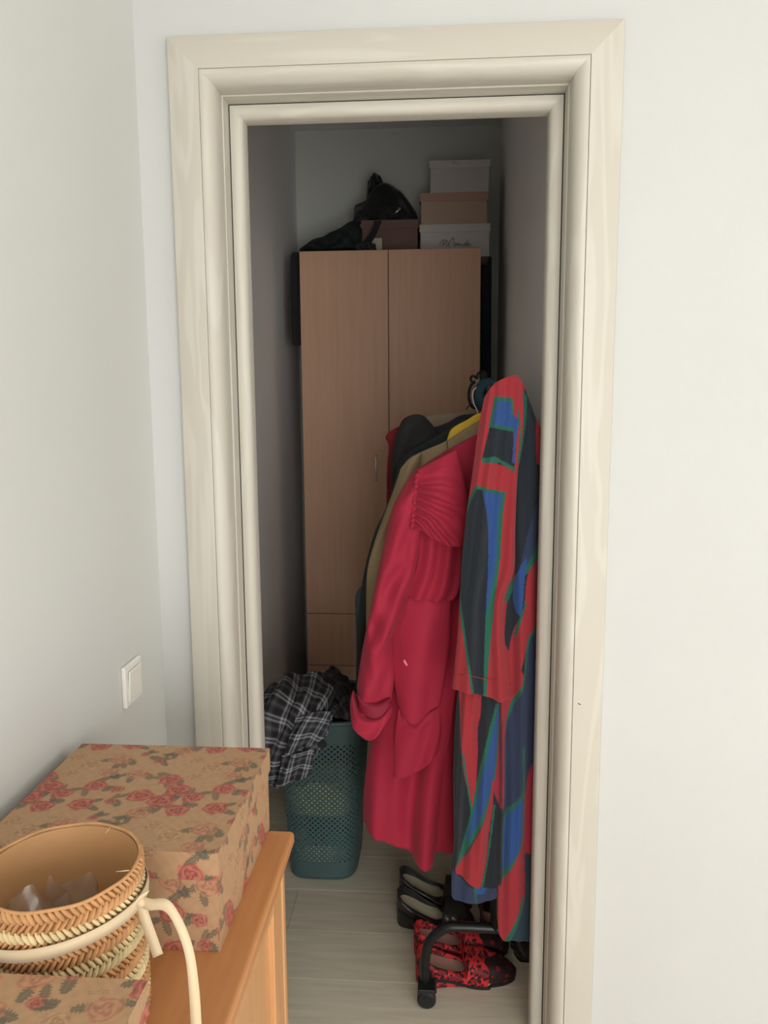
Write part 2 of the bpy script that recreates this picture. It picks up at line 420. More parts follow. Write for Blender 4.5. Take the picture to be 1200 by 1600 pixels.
t4, W4, H4, z4 = lidded_box('storage_box', 'brown lidded box under the black bag on the wardrobe', 564, 654, 343.5, WZ, YBX+0.002, 0.3, m_bbrown, m_bbrown, 0.036, g)
# lettering of the bottom box, a flourish on the lid of the top one
m_ink = mat('black_ink', (40, 36, 36), 0.5)
def strokes(name, parent, S, ox, oz, sc, y, r=0.0013):
    bm = bmesh.new()
    for st in S:
        P = catmull([(ox+x*sc, y, oz+z*sc) for x, z in st], max(8, 4*len(st)))
        tube(bm, P, [r*(0.55+0.45*abs(math.sin(k*0.7))) for k in range(len(P))], 6, flat=0.4)
    return obj(name, bm, m_ink, parent, True)
word = [  # a script word: W, small letters, a tall d-like loop and e
 [(-0.6, 0.2), (-0.2, 1.3), (0.9, 2.0), (0.6, 1.2), (0.3, 0.2), (0.9, 0.9), (1.6, 1.9), (1.5, 1.0), (1.5, 0.0), (2.2, 1.0), (3.0, 2.1), (3.6, 2.0)],
 [(2.1, 1.3), (2.2, 0.4), (2.3, -0.7), (1.9, -0.5)],
 [(3.2, 2.6), (3.5, 1.6), (3.5, 0.2), (4.0, 0.1), (4.1, 0.7), (3.6, 0.9)],
 [(4.1, 0.3), (4.6, 0.9), (4.6, 0.1), (5.0, 0.8), (5.2, 0.1), (5.6, 0.8), (5.8, 0.1), (6.2, 0.3)],
 [(7.1, 0.8), (6.5, 0.7), (6.4, 0.1), (6.9, 0.2), (7.6, 1.9), (7.2, 0.6), (7.3, 0.1), (7.7, 0.5)],
 [(7.6, 0.4), (8.1, 0.7), (7.9, 0.9), (7.7, 0.3), (8.1, 0.0), (8.6, 0.3)],
]
wp = at(690, 385, 1, YBX)
strokes('lettering', t1, word, wp.x-t1.location.x, wp.z-WZ, 0.0152, 0.0025, 0.0028)
wp = at(706, 254, 1, YBX)
strokes('lettering', t3, [[(0, 0), (0.6, 1.0), (0.9, 0.1), (1.5, 0.8), (1.9, 0.0), (2.6, 0.5), (3.4, 0.1)]], wp.x-t3.location.x, wp.z-z2-0.006, 0.010, -0.0006, 0.0018)
m_cream = mat('cream_paper', (196, 186, 164), 0.6)
a = at(573, 389, 1, 1.96); b = at(597, 372, 1, 1.96)
tag(box('small_box', a.x+0.0, b.x, 1.955, 1.995, WZ+0.0005, b.z, m_cream, None, 0.001, 1), 'small cream carton in front of the brown box on the wardrobe', 'carton')
# black bag on the brown box
fb = lambda u, v: 0.018*math.sin(9*u+5*v)+0.010*math.sin(21*u-7*v)
bag = thing('shoulder_bag', 'slumped black bag with a knotted top lying on the brown box', 'bag', (-0.20, 2.12, z4))
def reparent(o, p):
    o.parent = p; o.matrix_parent_inverse = Matrix.Translation(p.location).inverted() if p.rotation_euler.z == 0 else (Matrix.Translation(p.location) @ Matrix.Rotation(p.rotation_euler.z, 4, 'Z')).inverted()
    return o
# bake-in parenting: children built in world coordinates are shifted into the local space of their thing
def localise(p):
    inv = (Matrix.Translation(p.location) @ Matrix.Rotation(p.rotation_euler.z, 4, 'Z')).inverted()
    for c in p.children:
        if c.data: c.data.transform(inv)
        # sub-parts share the same world-built coordinates
        for g_ in c.children:
            if g_.data: g_.data.transform(inv)
zb_ = 346
reparent_bag = cloth('bag_or_shade_body', bag, m_dark, [(554, 336), (556, 322), (574, 316), (585, 300), (603, 292), (625, 301), (640, 318), (650, 330)], [(650, 330), (655, 345)],
      [(551, zb_), (600, zb_), (655, zb_-2)], [(554, 336), (551, zb_)], 2.11, 0.2, fb, 50, 30, sec=0.6)
cloth('bag_top', bag, m_dark, [(575, 283), (583, 274), (593, 275), (597, 280)], [(597, 280), (601, 292), (606, 312)], [(572, 318), (590, 318), (606, 312)], [(575, 283), (573, 300), (572, 318)], 2.11, 0.09, fb, 24, 20)
cloth('buckle', bag, m_chrome, [(617, 331), (625, 323)], [(625, 323), (627, 326)], [(618, 334), (627, 326)], [(617, 331), (618, 334)], 2.0, 0.006, None, 8, 5)
localise(bag)
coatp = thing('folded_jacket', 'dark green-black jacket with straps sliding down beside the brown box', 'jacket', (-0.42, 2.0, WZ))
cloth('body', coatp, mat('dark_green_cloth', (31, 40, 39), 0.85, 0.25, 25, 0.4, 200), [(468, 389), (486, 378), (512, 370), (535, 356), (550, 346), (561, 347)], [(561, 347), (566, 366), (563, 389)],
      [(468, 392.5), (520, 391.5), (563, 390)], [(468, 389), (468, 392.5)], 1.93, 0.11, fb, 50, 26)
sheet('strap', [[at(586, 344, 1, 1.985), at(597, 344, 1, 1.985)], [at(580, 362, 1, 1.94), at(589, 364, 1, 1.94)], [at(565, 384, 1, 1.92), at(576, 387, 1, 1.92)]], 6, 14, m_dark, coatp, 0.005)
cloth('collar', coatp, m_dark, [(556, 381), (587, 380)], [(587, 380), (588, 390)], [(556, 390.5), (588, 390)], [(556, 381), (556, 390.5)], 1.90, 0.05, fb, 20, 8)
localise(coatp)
# dark panel standing in for the soft shade in the slot beside the wardrobe
slot_panel = thing('left_slot_shade', 'dark panel standing in for the shade between the wardrobe and the left wall', 'bag', (-0.64, 1.92, 1.75))
cloth('bag_or_shade_body', slot_panel, m_dark, [(453, 404), (457, 396), (468, 394)], [(468, 394), (469, 470), (470, 540)], [(455, 536), (460, 540), (470, 540)], [(453, 404), (452, 470), (455, 536)], 1.86, 0.05, lambda u, v: 0.003*math.sin(6*v), 20, 50)
localise(slot_panel)
slot_panel = thing('right_slot_shade', 'dark panel added to shade the slot right of the wardrobe', 'bag', (0.225, 2.26, 0))  # tall panel added only to make the right slot dark
cloth('bag_or_shade_body', slot_panel, mat('slot_dark_slate', (60, 66, 66), 0.9, 0.1, 20, 0.2, 200), [(752, 402), (758, 400), (768, 402)], [(768, 402), (767, 700), (766, 1130)], [(752, 1134), (766, 1130)], [(752, 402), (752, 700), (752, 1134)], 2.22, 0.05, lambda u, v: 0.003*math.sin(9*v+4*u), 20, 60)
localise(slot_panel)

# ------------------------------------------------------------------ clothes rack
rk = thing('clothes_rack', 'black metal rolling clothes rack with arched feet, mostly hidden by clothes', 'clothes rack', (0.145, 0.215, 0))
RY0, RY1 = 0.0, 0.84
for yy in (RY0, RY1):
    xs0, xs1, zt = -0.176, 0.118, 0.218
    P = catmull([(xs0, yy, 0.062), (xs0, yy, 0.12), (xs0+0.012, yy, 0.175), (xs0+0.05, yy, zt-0.006), (xs0+0.09, yy, zt), (0.0, yy, zt), (xs1-0.05, yy, zt), (xs1-0.008, yy, zt-0.008), (xs1, yy, zt-0.05), (xs1, yy, 0.12), (xs1, yy, 0.062)], 60)
    tubeobj('foot_arch', P, 0.0125, m_blackmetal, rk, 12)
    for xx in (xs0, xs1):
        bm = bmesh.new()
        lathe(bm, [(0.0001, -0.011), (0.019, -0.011), (0.024, -0.007), (0.024, 0.007), (0.019, 0.011), (0.0001, 0.011)], xx+0.004, yy-0.012, 0.024, 24, 'y')
        cst = obj('caster', bm, m_black, rk)
        bm = bmesh.new()
        lathe(bm, [(0.0001, -0.0245), (0.010, -0.0245), (0.012, -0.022)], xx+0.004, yy, 0.024, 16, 'y'); bx(bm, xx-0.012, xx+0.030, yy+0.001, yy+0.006, 0.026, 0.056, 0.002, 1)
        bx(bm, xx-0.018, xx+0.026, yy-0.034, yy+0.014, 0.052, 0.064, 0.002, 1)
        obj('caster_fork', bm, m_black, cst)
for yy, zt in ((RY0, 1.50), (RY1, 1.585)):
    tubeobj('post', [(0, yy, 0.218), (0, yy, zt)], 0.0125, m_blackmetal, rk, 12)
rail = tubeobj('rail', [(0, RY0-0.01, 1.565), (0, RY1+0.03, 1.565)], 0.0125, m_blackmetal, rk, 12)
bm = bmesh.new(); tube(bm, [(0, RY0, 1.50), (0, RY0, 1.565)], 0.0125, 12); obj('rail_joint', bm, m_blackmetal, rk, True)
tubeobj('rail', [(0, RY0, 0.32), (0, RY1, 0.32)], 0.010, m_blackmetal, rk, 10)
bm = bmesh.new(); lathe(bm, [(0.0001, 0.0), (0.010, 0.0), (0.012, 0.01), (0.006, 0.018), (0.013, 0.03), (0.013, 0.038), (0.006, 0.05), (0.0001, 0.052)], 0, RY1, 1.583, 16)
obj('finial', bm, m_black, rk, True)
# ornate end scrolls of the rail
bm = bmesh.new()
e = at(737, 622, 1, RY1+0.215)
ex = e.x-rk.location.x
tube(bm, [(ex+0.012+0.022*math.cos(a), RY1, 1.553+0.043*math.sin(a)) for a in np.linspace(0.5*PI, 1.6*PI, 18)], 0.005, 8)
tube(bm, [(ex+0.004+0.010*math.cos(a)*(1-a*0.05), RY1, 1.606+0.010*math.sin(a)) for a in np.linspace(0, 5, 14)], 0.004, 8)
tube(bm, [(ex+0.026+0.009*math.cos(a), RY1, 1.615+0.012*math.sin(a)) for a in np.linspace(0.2, 4, 12)], 0.004, 8)
obj('scroll', bm, m_black, rk, True)

# hangers: wire hook and shoulder arms
def hanger(y, m, label, hook, bar):
    """wire hook and shoulder bar; both follow positions measured at distance y"""
    t = thing('clothes_hanger', label, 'hanger', (0.145, y, 1.5))
    off = t.location
    tubeobj('hook', [at(p[0], p[1], 1, y)-off for p in catmull(hook, 24)], 0.002, m, t, 8)
    tubeobj('shoulder_bar', [at(p[0], p[1], 1, y)-off for p in catmull(bar, 24)], 0.006, m, t, 8)
    return t
# ------------------------------------------------------------------ garments on the rack, front to back
m_red = mat('raspberry_cotton', (160, 34, 58), 0.75, 0.04, 10, 0.15, 400, sheen=0.06, spec=0.25)
m_redd = mat('raspberry_seam', (130, 24, 48), 0.75)
robe_mat = attr_mat('striped_towelling', 0.92, 0.5, 500, 0.12)
RED, BLK, BLU, GRN, NVY = [np.array(lin(c)) for c in ((150, 43, 51), (32, 38, 46), (42, 74, 130), (32, 92, 74), (44, 54, 80))]
def inpoly(x, y, P):
    ins = np.zeros(len(x), bool); n = len(P); j = n-1
    for i in range(n):
        xi, yi = P[i]; xj, yj = P[j]
        if yi != yj:
            c = ((yi > y) != (yj > y)) & (x < (xj-xi)*(y-yi)/(yj-yi)+xi)
            ins ^= c
        j = i
    return ins
def band(left, right):
    """polygon from a left and a right chain (top to bottom), smoothed"""
    A = catmull(left, 40) if len(left) > 2 else np.array(left, float); B = catmull(right, 40) if len(right) > 2 else np.array(right, float)
    return [tuple(p) for p in A]+[tuple(p) for p in B[::-1]]
def paint(layers, base):
    def f(x, y):
        c = np.tile(base, (len(x), 1))
        for P, col in layers:
            c[inpoly(x, y, P)] = col
        return c
    return f
def widen(ch, d): return [(x+d, y) for x, y in ch]
sleeve_layers = []
# upper patches between the shoulder seam and the arm
sleeve_layers.append((band([(772, 619), (762, 668)], [(800, 622), (803, 676)]), GRN))
sleeve_layers.append((band([(775, 626), (768, 662)], [(797, 628), (801, 668)]), BLU))
sleeve_layers.append((band([(764, 667), (752, 716)], [(801, 674), (803, 732)]), BLK))
sleeve_layers.append(([(752, 715), (772, 712), (804, 730), (805, 737), (780, 722), (752, 722)], GRN))
sleeve_layers.append((band([(799, 646), (802, 680), (799, 722)], [(810, 655), (806, 690), (803, 724)]), BLU))
sleeve_layers.append((band([(808, 640), (810, 690), (806, 722)], [(811, 640), (813, 690), (809, 722)]), GRN))
# lower arm stripes
bl_l = [(744, 762), (730, 800), (722, 860), (719, 900), (721, 945), (730, 1010), (742, 1092)]
bl_r = [(753, 764), (761, 815), (762, 880), (759, 940), (756, 1020), (754, 1096)]
bu_r = [(783, 772), (777, 815), (775, 870), (768, 915), (760, 950), (757, 962)]
gr_r = [(789, 770), (784, 815), (781, 870), (775, 915), (771, 945), (766, 1000), (762, 1045), (759, 1096)]
sleeve_layers.append((band(widen(bl_l, -4), gr_r), GRN))
sleeve_layers.append((band([(744, 757), (740, 762)], [(790, 768), (787, 776)]), GRN))
sleeve_layers.append((band(bl_r, bu_r), BLU))
sleeve_layers.append((band(bl_l, bl_r), BLK))
body_layers = []
BL = lambda l, r_, c: body_layers.append((band(l, r_), c))
# right panel of the body
BL([(819, 600), (815, 680), (803, 735), (803, 900), (792, 930), (786, 1000)], [(850, 600), (850, 900), (850, 1000), (850, 1100)], BLK)
BL([(817, 610), (815, 650), (811, 690), (804, 725)], [(823, 620), (820, 660), (816, 690), (809, 725)], GRN)
BL([(837, 655), (836, 690), (838, 725)], [(850, 655), (850, 690), (850, 725)], RED)
BL([(848, 770), (832, 800), (818, 850), (812, 880)], [(850, 770), (850, 850), (850, 890)], NVY)
BL([(838, 850), (822, 878), (800, 902), (786, 935)], [(850, 850), (836, 880), (808, 905), (792, 938)], GRN)
BL([(812, 878), (804, 900), (800, 930), (806, 955)], [(822, 868), (818, 900), (816, 930), (812, 958)], BLU)
BL([(760, 1120), (760, 1260)], [(789, 1120), (789, 1260)], np.array(lin((140, 42, 58))))
BL([(760, 1255), (760, 1375)], [(788, 1255), (784, 1375)], np.array(lin((30, 36, 42))))
BL([(848, 868), (824, 890), (816, 945), (800, 985), (790, 1040), (786, 1108)], [(850, 868), (850, 945), (828, 990), (812, 1040), (798, 1100), (789, 1130)], RED)
BL([(819, 935), (808, 965), (801, 990)], [(822, 935), (812, 965), (805, 990)], GRN)
BL([(842, 972), (823, 996), (814, 1060), (796, 1095), (788, 1135)], [(846, 976), (826, 1000), (817, 1064), (800, 1099), (791, 1137)], GRN)
BL([(846, 976), (826, 1000), (817, 1064), (800, 1099), (789, 1140), (787, 1215), (787, 1270)], [(850, 976), (850, 1100), (850, 1180), (838, 1190), (824, 1220), (812, 1245), (789, 1272)], NVY)
BL([(836, 1182), (822, 1215), (817, 1300), (810, 1325)], [(850, 1182), (850, 1240), (850, 1330), (838, 1345)], np.array(lin((150, 44, 60))))
BL([(814, 1160), (814, 1225), (803, 1245), (787, 1270), (784, 1360), (783, 1368)], [(818, 1160), (818, 1240), (816, 1300), (806, 1340), (790, 1372), (785, 1380)], GRN)
BL([(813, 1238), (803, 1254), (788, 1277), (784, 1355)], [(815, 1238), (814, 1290), (806, 1325), (788, 1352)], BLU)
BL([(814, 1312), (800, 1342), (783, 1372), (780, 1400), (778, 1470)], [(818, 1312), (817, 1370), (813, 1400), (803, 1430), (787, 1470)], RED)
BL([(815, 1395), (806, 1425), (788, 1458), (782, 1470)], [(819, 1395), (812, 1425), (800, 1452), (786, 1475)], GRN)
BL([(819, 1330), (819, 1395), (812, 1425), (800, 1452), (790, 1470)], [(850, 1330), (850, 1395), (850, 1425), (850, 1452), (850, 1475)], np.array(lin((40, 56, 70))))
BL([(838, 1180), (850, 1181)], [(850, 1179), (850, 1182)], NVY)
left_layers = []
LL = lambda l, r_, c: left_layers.append((band(l, r_), c))
LL([(700, 1060), (700, 1410)], [(724, 1060), (719, 1120), (722, 1200), (738, 1260), (735, 1410)], np.array(lin((30, 34, 40))))
LL([(717, 1060), (718, 1110), (719, 1150), (726, 1210), (738, 1262)], [(754, 1060), (754, 1100), (748, 1160), (744, 1210), (742, 1250)], RED)
LL([(721, 1170), (727, 1210), (735, 1265)], [(724, 1170), (730, 1210), (738, 1265)], GRN)
LL([(752, 1060), (751, 1110), (746, 1140), (748, 1200)], [(790, 1060), (788, 1120), (786, 1200), (780, 1260)], BLK)
LL([(778, 1120), (776, 1180), (768, 1225)], [(790, 1120), (787, 1200), (784, 1270)], np.array(lin((140, 42, 58))))
LL([(774, 1095), (762, 1140), (748, 1200), (736, 1262), (724, 1310), (711, 1350)], [(783, 1095), (777, 1180), (767, 1240), (752, 1280), (730, 1325), (714, 1356)], GRN)
LL([(777, 1100), (766, 1150), (752, 1205), (740, 1262), (728, 1305)], [(780, 1100), (774, 1185), (763, 1240), (748, 1275), (729, 1312)], BLU)
LL([(768, 1215), (765, 1245), (752, 1282), (730, 1328), (712, 1350), (713, 1360)], [(772, 1218), (769, 1262), (765, 1290), (760, 1340), (753, 1370), (748, 1383)], RED)
LL([(771, 1255), (766, 1295), (760, 1345), (749, 1384)], [(774, 1255), (769, 1295), (763, 1345), (753, 1386)], GRN)
LL([(774, 1255), (769, 1300), (762, 1345), (754, 1386), (752, 1410)], [(790, 1255), (790, 1300), (790, 1350), (790, 1380), (790, 1410)], np.array(lin((30, 36, 42))))
LL([(700, 1335), (707, 1352), (725, 1372), (748, 1383), (775, 1384)], [(700, 1410), (710, 1410), (730, 1410), (760, 1410), (780, 1410)], NVY)
LL([(740, 1378), (741, 1395), (744, 1410)], [(745, 1380), (744, 1395), (747, 1410)], GRN)
LL([(744, 1379), (744, 1390)], [(760, 1384), (756, 1392)], BLU)

rb = thing('bathrobe', 'long striped bathrobe in red, blue, green and black at the front of the rack', 'bathrobe', (0.19, 0.165, 1.5))
fr = lambda u, v: (0.009*math.sin(14*u+3*v)*min(1, v*3)+0.003*math.sin(30*u-4*v))*min(1, 0.35+(1-v)*4)
cloth('robe_body', rb, robe_mat, [(768, 640), (783, 603), (803, 589), (818, 600)], [(818, 600), (837, 652), (847, 684), (848, 800), (847, 1000), (843, 1200), (836, 1340), (832, 1466)],
      [(776, 1430), (779, 1450), (786, 1461), (798, 1458), (812, 1463), (832, 1466)], [(768, 640), (762, 760), (764, 900), (772, 1050), (778, 1200), (776, 1300), (776, 1430)], 0.170, 0.048, fr, 90, 420, paint(body_layers, RED))
cloth('front_panel', rb, robe_mat, [(728, 1020), (760, 1015), (790, 1030)], [(790, 1030), (789, 1100), (786, 1240), (780, 1330), (777, 1400)],
      [(705, 1372), (708, 1398), (730, 1403), (752, 1405), (777, 1400)], [(728, 1020), (714, 1090), (708, 1200), (709, 1300), (705, 1372)], 0.160, 0.036, fr, 84, 300, paint(left_layers, BLK))
fs = lambda u, v: 0.008*math.sin(9*u+2*v+1)*min(1, v*2)+0.004*math.sin(23*u+5*v)
slv = cloth('sleeve', rb, robe_mat, [(757, 620), (772, 600), (790, 590), (806, 587), (816, 596)], [(816, 596), (818, 660), (809, 740), (805, 830), (803, 890), (788, 935), (788, 990), (799, 1091)],
      [(706, 1074), (730, 1077), (755, 1083), (780, 1091), (799, 1091)], [(757, 620), (748, 665), (738, 740), (728, 810), (721, 880), (717, 960), (712, 1020), (706, 1074)], 0.138, 0.046, fs, 84, 420, paint(sleeve_layers, RED))
cuffl = catmull([(708, 1053), (735, 1056), (762, 1062), (797, 1068)], 30)
bm = bmesh.new(); tube(bm, [at(p[0], p[1], 1, 0.105+0.028*(2*k/29-1)**2) for k, p in enumerate(cuffl)], 0.0009, 6)
localise(rb)
obj('seam', bm, mat('dark_red_stitch', (150, 34, 44), 0.8), rb, True).data.transform(Matrix.Translation(rb.location).inverted())
hanger(0.335, m_black, 'dark hanger inside the red coat, its hook behind the striped robe', [(790, 612), (800, 606), (806, 616), (796, 640), (785, 690)], [(680, 745), (735, 712), (785, 692), (805, 720), (815, 760)])

# ---- raspberry red trench coat
rc = thing('trench_coat', 'raspberry red trench coat with gathered shoulder flap and turned-up cuff', 'coat', (0.10, 0.33, 1.4))
YR = 0.345
def fcoat(u, v):
    k = min(1, max(0, (v-0.12)*2.2))
    return k*(0.019*math.sin(17*u+2.5*v)+0.008*math.sin(31*u-5*v+1)) + 0.006*noise.noise(Vector((u*6, v*9, 1)))
cloth('coat_body', rc, m_red, [(646, 737), (676, 718), (710, 698), (748, 678), (790, 664)], [(790, 664), (806, 760), (800, 900), (792, 1100), (770, 1318)],
      [(567, 1280), (585, 1292), (615, 1308), (640, 1320), (652, 1330), (668, 1336), (677, 1331), (682, 1319), (705, 1321), (770, 1318)],
      [(646, 737), (646, 770), (640, 850), (625, 960), (603, 1050), (587, 1130), (574, 1190), (568, 1240), (567, 1280)], YR, 0.10, fcoat, 120, 200, sec=0.4)
def fsl(u, v):
    return 0.009*math.sin(8*u+9*v)*min(1, 3*v)+0.010*noise.noise(Vector((u*3, v*13, 4)))+0.004*math.sin(38*v+7*u)*(1-abs(v-0.62)*2.6 if abs(v-0.62) < 0.38 else 0)
cloth('sleeve', rc, m_red, [(645, 738), (660, 728), (680, 718)], [(680, 718), (668, 790), (654, 870), (640, 930), (622, 975), (614, 1010), (616, 1060), (609, 1108)],
      [(560, 1098), (568, 1112), (588, 1120), (609, 1108)], [(645, 738), (630, 762), (613, 794), (600, 850), (583, 930), (567, 1010), (558, 1070), (560, 1098)], YR-0.055, 0.085, fsl, 50, 170)
cf = cloth('cuff', rc, m_red, [(551, 1079), (562, 1105), (586, 1114), (612, 1099)], [(612, 1099), (613, 1112), (606, 1122)],
      [(548, 1110), (557, 1128), (575, 1143), (592, 1137), (606, 1122)], [(551, 1079), (547, 1095), (548, 1110)], YR-0.072, 0.11, lambda u, v: 0.006*math.sin(11*u+3*v), 40, 18, sec=0.45)
cloth('cuff_opening', rc, m_redd, [(557, 1083), (572, 1092), (590, 1096), (610, 1090)], [(610, 1090), (611, 1101)], [(560, 1103), (575, 1113), (592, 1115), (611, 1101)], [(557, 1083), (560, 1103)], YR-0.085, 0.06, None, 20, 8)
# storm flap
cloth('storm_flap', rc, m_red, [(650, 800), (690, 800), (724, 800)], [(724, 800), (723, 850), (720, 905), (716, 926), (708, 936)],
      [(637, 932), (655, 936), (680, 938), (700, 938), (708, 936)], [(650, 800), (655, 850), (650, 890), (641, 915), (637, 932)], YR-0.066, 0.03, lambda u, v: 0.008*math.sin(15*u+1.5*v), 50, 60, sec=0.35)
# gathered shoulder piece: folds fan out from the gathering seam on its left
def fruch(u, v):
    fan = v*(1.08-0.42*u)+0.03*noise.noise(Vector((u*2, v*5, 8)))
    amp = 0.0105*(1-u*0.70)*min(1, max(0, (v-0.10)*5))*min(1, (1-u)*3)
    w_ = math.sin(2*PI*7.2*fan+0.9*math.sin(4*u))
    return amp*(abs(w_)**0.7*(1 if w_ > 0 else -1))*(0.75+0.5*noise.noise(Vector((u*3, v*6, 2))))-0.016*math.sin(PI*u)*math.sin(PI*v)+0.004*math.sin(8*u+3*v)
cloth('gathered_shoulder', rc, m_red, [(652, 735), (680, 719), (714, 702)], [(714, 702), (728, 760), (733, 800), (726, 852)],
      [(647, 822), (666, 832), (686, 845), (704, 852), (726, 852)], [(652, 735), (651, 752), (649, 770), (646, 795), (647, 822)], YR-0.088, 0.045, fruch, 90, 150, sec=0.3)
# little scalloped ruffle along the gathering seam
bm = bmesh.new()
rp = catmull([(655, 740), (653, 752), (651, 770), (648, 800), (646, 826)], 44)
tube(bm, [at(p[0]-2.2*abs(math.sin(k*0.72)), p[1], 1, YR-0.092-0.006*math.sin(k*1.44)) for k, p in enumerate(rp)], [0.0045+0.0028*abs(math.sin(k*0.72)) for k in range(44)], 8)
obj('ruffle', bm, m_red, rc, True)
bm = bmesh.new()
for pts in ([(634, 935), (636, 950), (630, 965), (625, 985), (625, 1010), (630, 1033)],):
    tube(bm, [at(x, y, 1, YR-0.118) for x, y in catmull(pts, 24)], 0.0015, 6)
dcd = obj('drawcord', bm, m_redd, rc, True)
tubeobj('cord_tip', [at(631, 1031, 1, YR-0.118), at(636, 1040, 1, YR-0.118)], 0.0028, mat('pale_pink_tip', (230, 130, 140), 0.4), dcd, 8)
# pocket with flap and the drooping fold above
cloth('pocket', rc, m_red, [(622, 1104), (630, 1116), (643, 1126), (655, 1124), (668, 1114), (689, 1102)], [(689, 1102), (690, 1140), (686, 1172)],
      [(614, 1212), (630, 1211), (645, 1207), (664, 1194), (686, 1172)], [(622, 1104), (616, 1150), (614, 1212)], YR-0.052, 0.034, lambda u, v: 0.006*math.sin(9*u+4*v), 40, 40, sec=0.3)
cloth('front_drape', rc, m_red, [(640, 928), (660, 930), (706, 930)], [(706, 930), (700, 1020), (688, 1101)],
      [(621, 1100), (632, 1116), (645, 1126), (657, 1123), (670, 1111), (688, 1101)], [(640, 928), (624, 962), (614, 1000), (615, 1050), (621, 1100)], YR-0.058, 0.034, lambda u, v: 0.010*math.sin(7*u+1+v)*min(1, 2*v+0.2), 50, 70, sec=0.3)
localise(rc)
hanger(0.48, m_black, 'dark hanger inside the khaki coat', [(776, 612), (786, 606), (792, 616), (782, 640), (772, 678)], [(665, 728), (722, 698), (772, 680), (800, 710)])

# ---- the other garments behind
def garment(name, label, cat, m, top, right, bottom, left, y, thick, seed=0, amp=0.012, extra=None, nu=60, nv=90):
    t = thing(name, label, cat, (0.10, y, 1.4))
    fold = lambda u, v: amp*min(1, v*4)*(math.sin(13*u+3*v+seed)+0.5*math.sin(29*u-4*v+seed))+0.006*noise.noise(Vector((u*5, v*8, seed)))
    cloth('garment_body', t, m, top, right, bottom, left, y, thick, fold, nu, nv)
    if extra: extra(t)
    localise(t)
    return t
m_khaki = mat('khaki_cotton', (150, 128, 98), 0.85, 0.08, 12, 0.2, 300)
def kh(t):
    cloth('sleeve', t, m_khaki, [(626, 732), (640, 716), (660, 706)], [(660, 706), (640, 800), (610, 900), (585, 1000)], [(572, 1005), (585, 1000)], [(626, 732), (615, 765), (598, 810), (584, 850), (574, 890), (572, 940), (572, 1005)], 0.45, 0.05, lambda u, v: 0.006*math.sin(11*v+6*u), 24, 90)
    bm = bmesh.new(); tube(bm, [at(x, y, 1, 0.44) for x, y in ((698, 689), (699, 695), (700, 702))], 0.0012, 6); obj('shoulder_seam', bm, m_dark, t)
garment('trench_coat', 'khaki coat shoulder showing between the red coat and the black jacket', 'coat', m_khaki,
        [(630, 734), (640, 716), (665, 703), (699, 688), (750, 657), (790, 648)], [(790, 648), (810, 900), (800, 1200)], [(600, 1210), (700, 1215), (800, 1200)], [(630, 734), (614, 800), (598, 900), (600, 1210)], 0.475, 0.06, 1, extra=kh)
hanger(0.72, m_white, 'white hanger with its loop hooked over the teal end of the rail', [(764, 612), (756, 605), (746, 605), (740, 610), (738.5, 620), (741, 632), (746, 643), (750, 668)], [(668, 712), (710, 688), (750, 670), (790, 700)])
m_yel = mat('yellow_fabric', (232, 190, 60), 0.7, 0.06, 10, 0.15, 300)
garment('shirt', 'bright yellow garment with its shoulder showing in the row of clothes', 'shirt', m_yel,
        [(698, 688), (706, 670), (730, 656), (752, 645), (800, 645), (852, 672)], [(852, 672), (860, 800), (850, 1000)], [(690, 1010), (770, 1012), (850, 1000)], [(698, 688), (692, 800), (690, 1010)], 0.545, 0.04, 2)
m_grn = mat('dark_green_cloth_b', (38, 46, 46), 0.85, 0.15, 12, 0.3, 300)
m_blk2 = mat('charcoal_wool', (46, 45, 44), 0.92, 0.15, 14, 0.4, 300)
def dg(t):
    cloth('sleeve', t, m_grn, [(622, 726), (634, 712), (655, 706)], [(655, 706), (625, 820), (595, 930), (578, 1060)], [(556, 1075), (578, 1060)], [(622, 726), (614, 760), (600, 800), (586, 830), (572, 880), (563, 930), (558, 1000), (556, 1075)], 0.58, 0.06, lambda u, v: 0.006*math.sin(13*v+6*u), 24, 90)
garment('jacket', 'very dark green jacket with the long left sleeve hanging down', 'jacket', m_grn,
        [(620, 724), (642, 704), (668, 690), (700, 673), (721, 659), (790, 650)], [(790, 645), (800, 900), (790, 1120)], [(590, 1130), (700, 1130), (790, 1120)], [(620, 724), (616, 800), (596, 900), (590, 1130)], 0.615, 0.05, 3, extra=dg)
def bj(t):
    cloth('shoulder', t, m_blk2, [(616, 690), (628, 658), (645, 648), (662, 650), (676, 664)], [(676, 664), (690, 690), (688, 720)], [(612, 770), (650, 760), (688, 720)], [(616, 690), (611, 720), (612, 770)], 0.71, 0.085, lambda u, v: 0.008*math.sin(7*u+8*v), 40, 30)
garment('jacket', 'charcoal wool jacket with rounded shoulder in the row of clothes', 'jacket', m_blk2,
        [(640, 672), (676, 668), (700, 660), (721, 649), (750, 646), (790, 640)], [(790, 640), (800, 800), (790, 1100)], [(600, 1100), (700, 1105), (790, 1100)], [(640, 672), (616, 760), (600, 900), (600, 1100)], 0.735, 0.06, 4, extra=bj)
m_beige = mat('beige_knit', (160, 138, 118), 0.9, 0.06, 12, 0.3, 400)
garment('sweater', 'beige garment shoulder farthest back on the rack near the rail end', 'sweater', m_beige,
        [(640, 668), (662, 652), (690, 647), (720, 644), (745, 640), (790, 640)], [(790, 640), (800, 800), (790, 1000)], [(620, 1000), (700, 1005), (790, 1000)], [(640, 668), (630, 760), (620, 1000)], 0.90, 0.07, 5)
m_mar = mat('maroon_fabric', (128, 34, 40), 0.85, 0.1, 12, 0.2, 300)
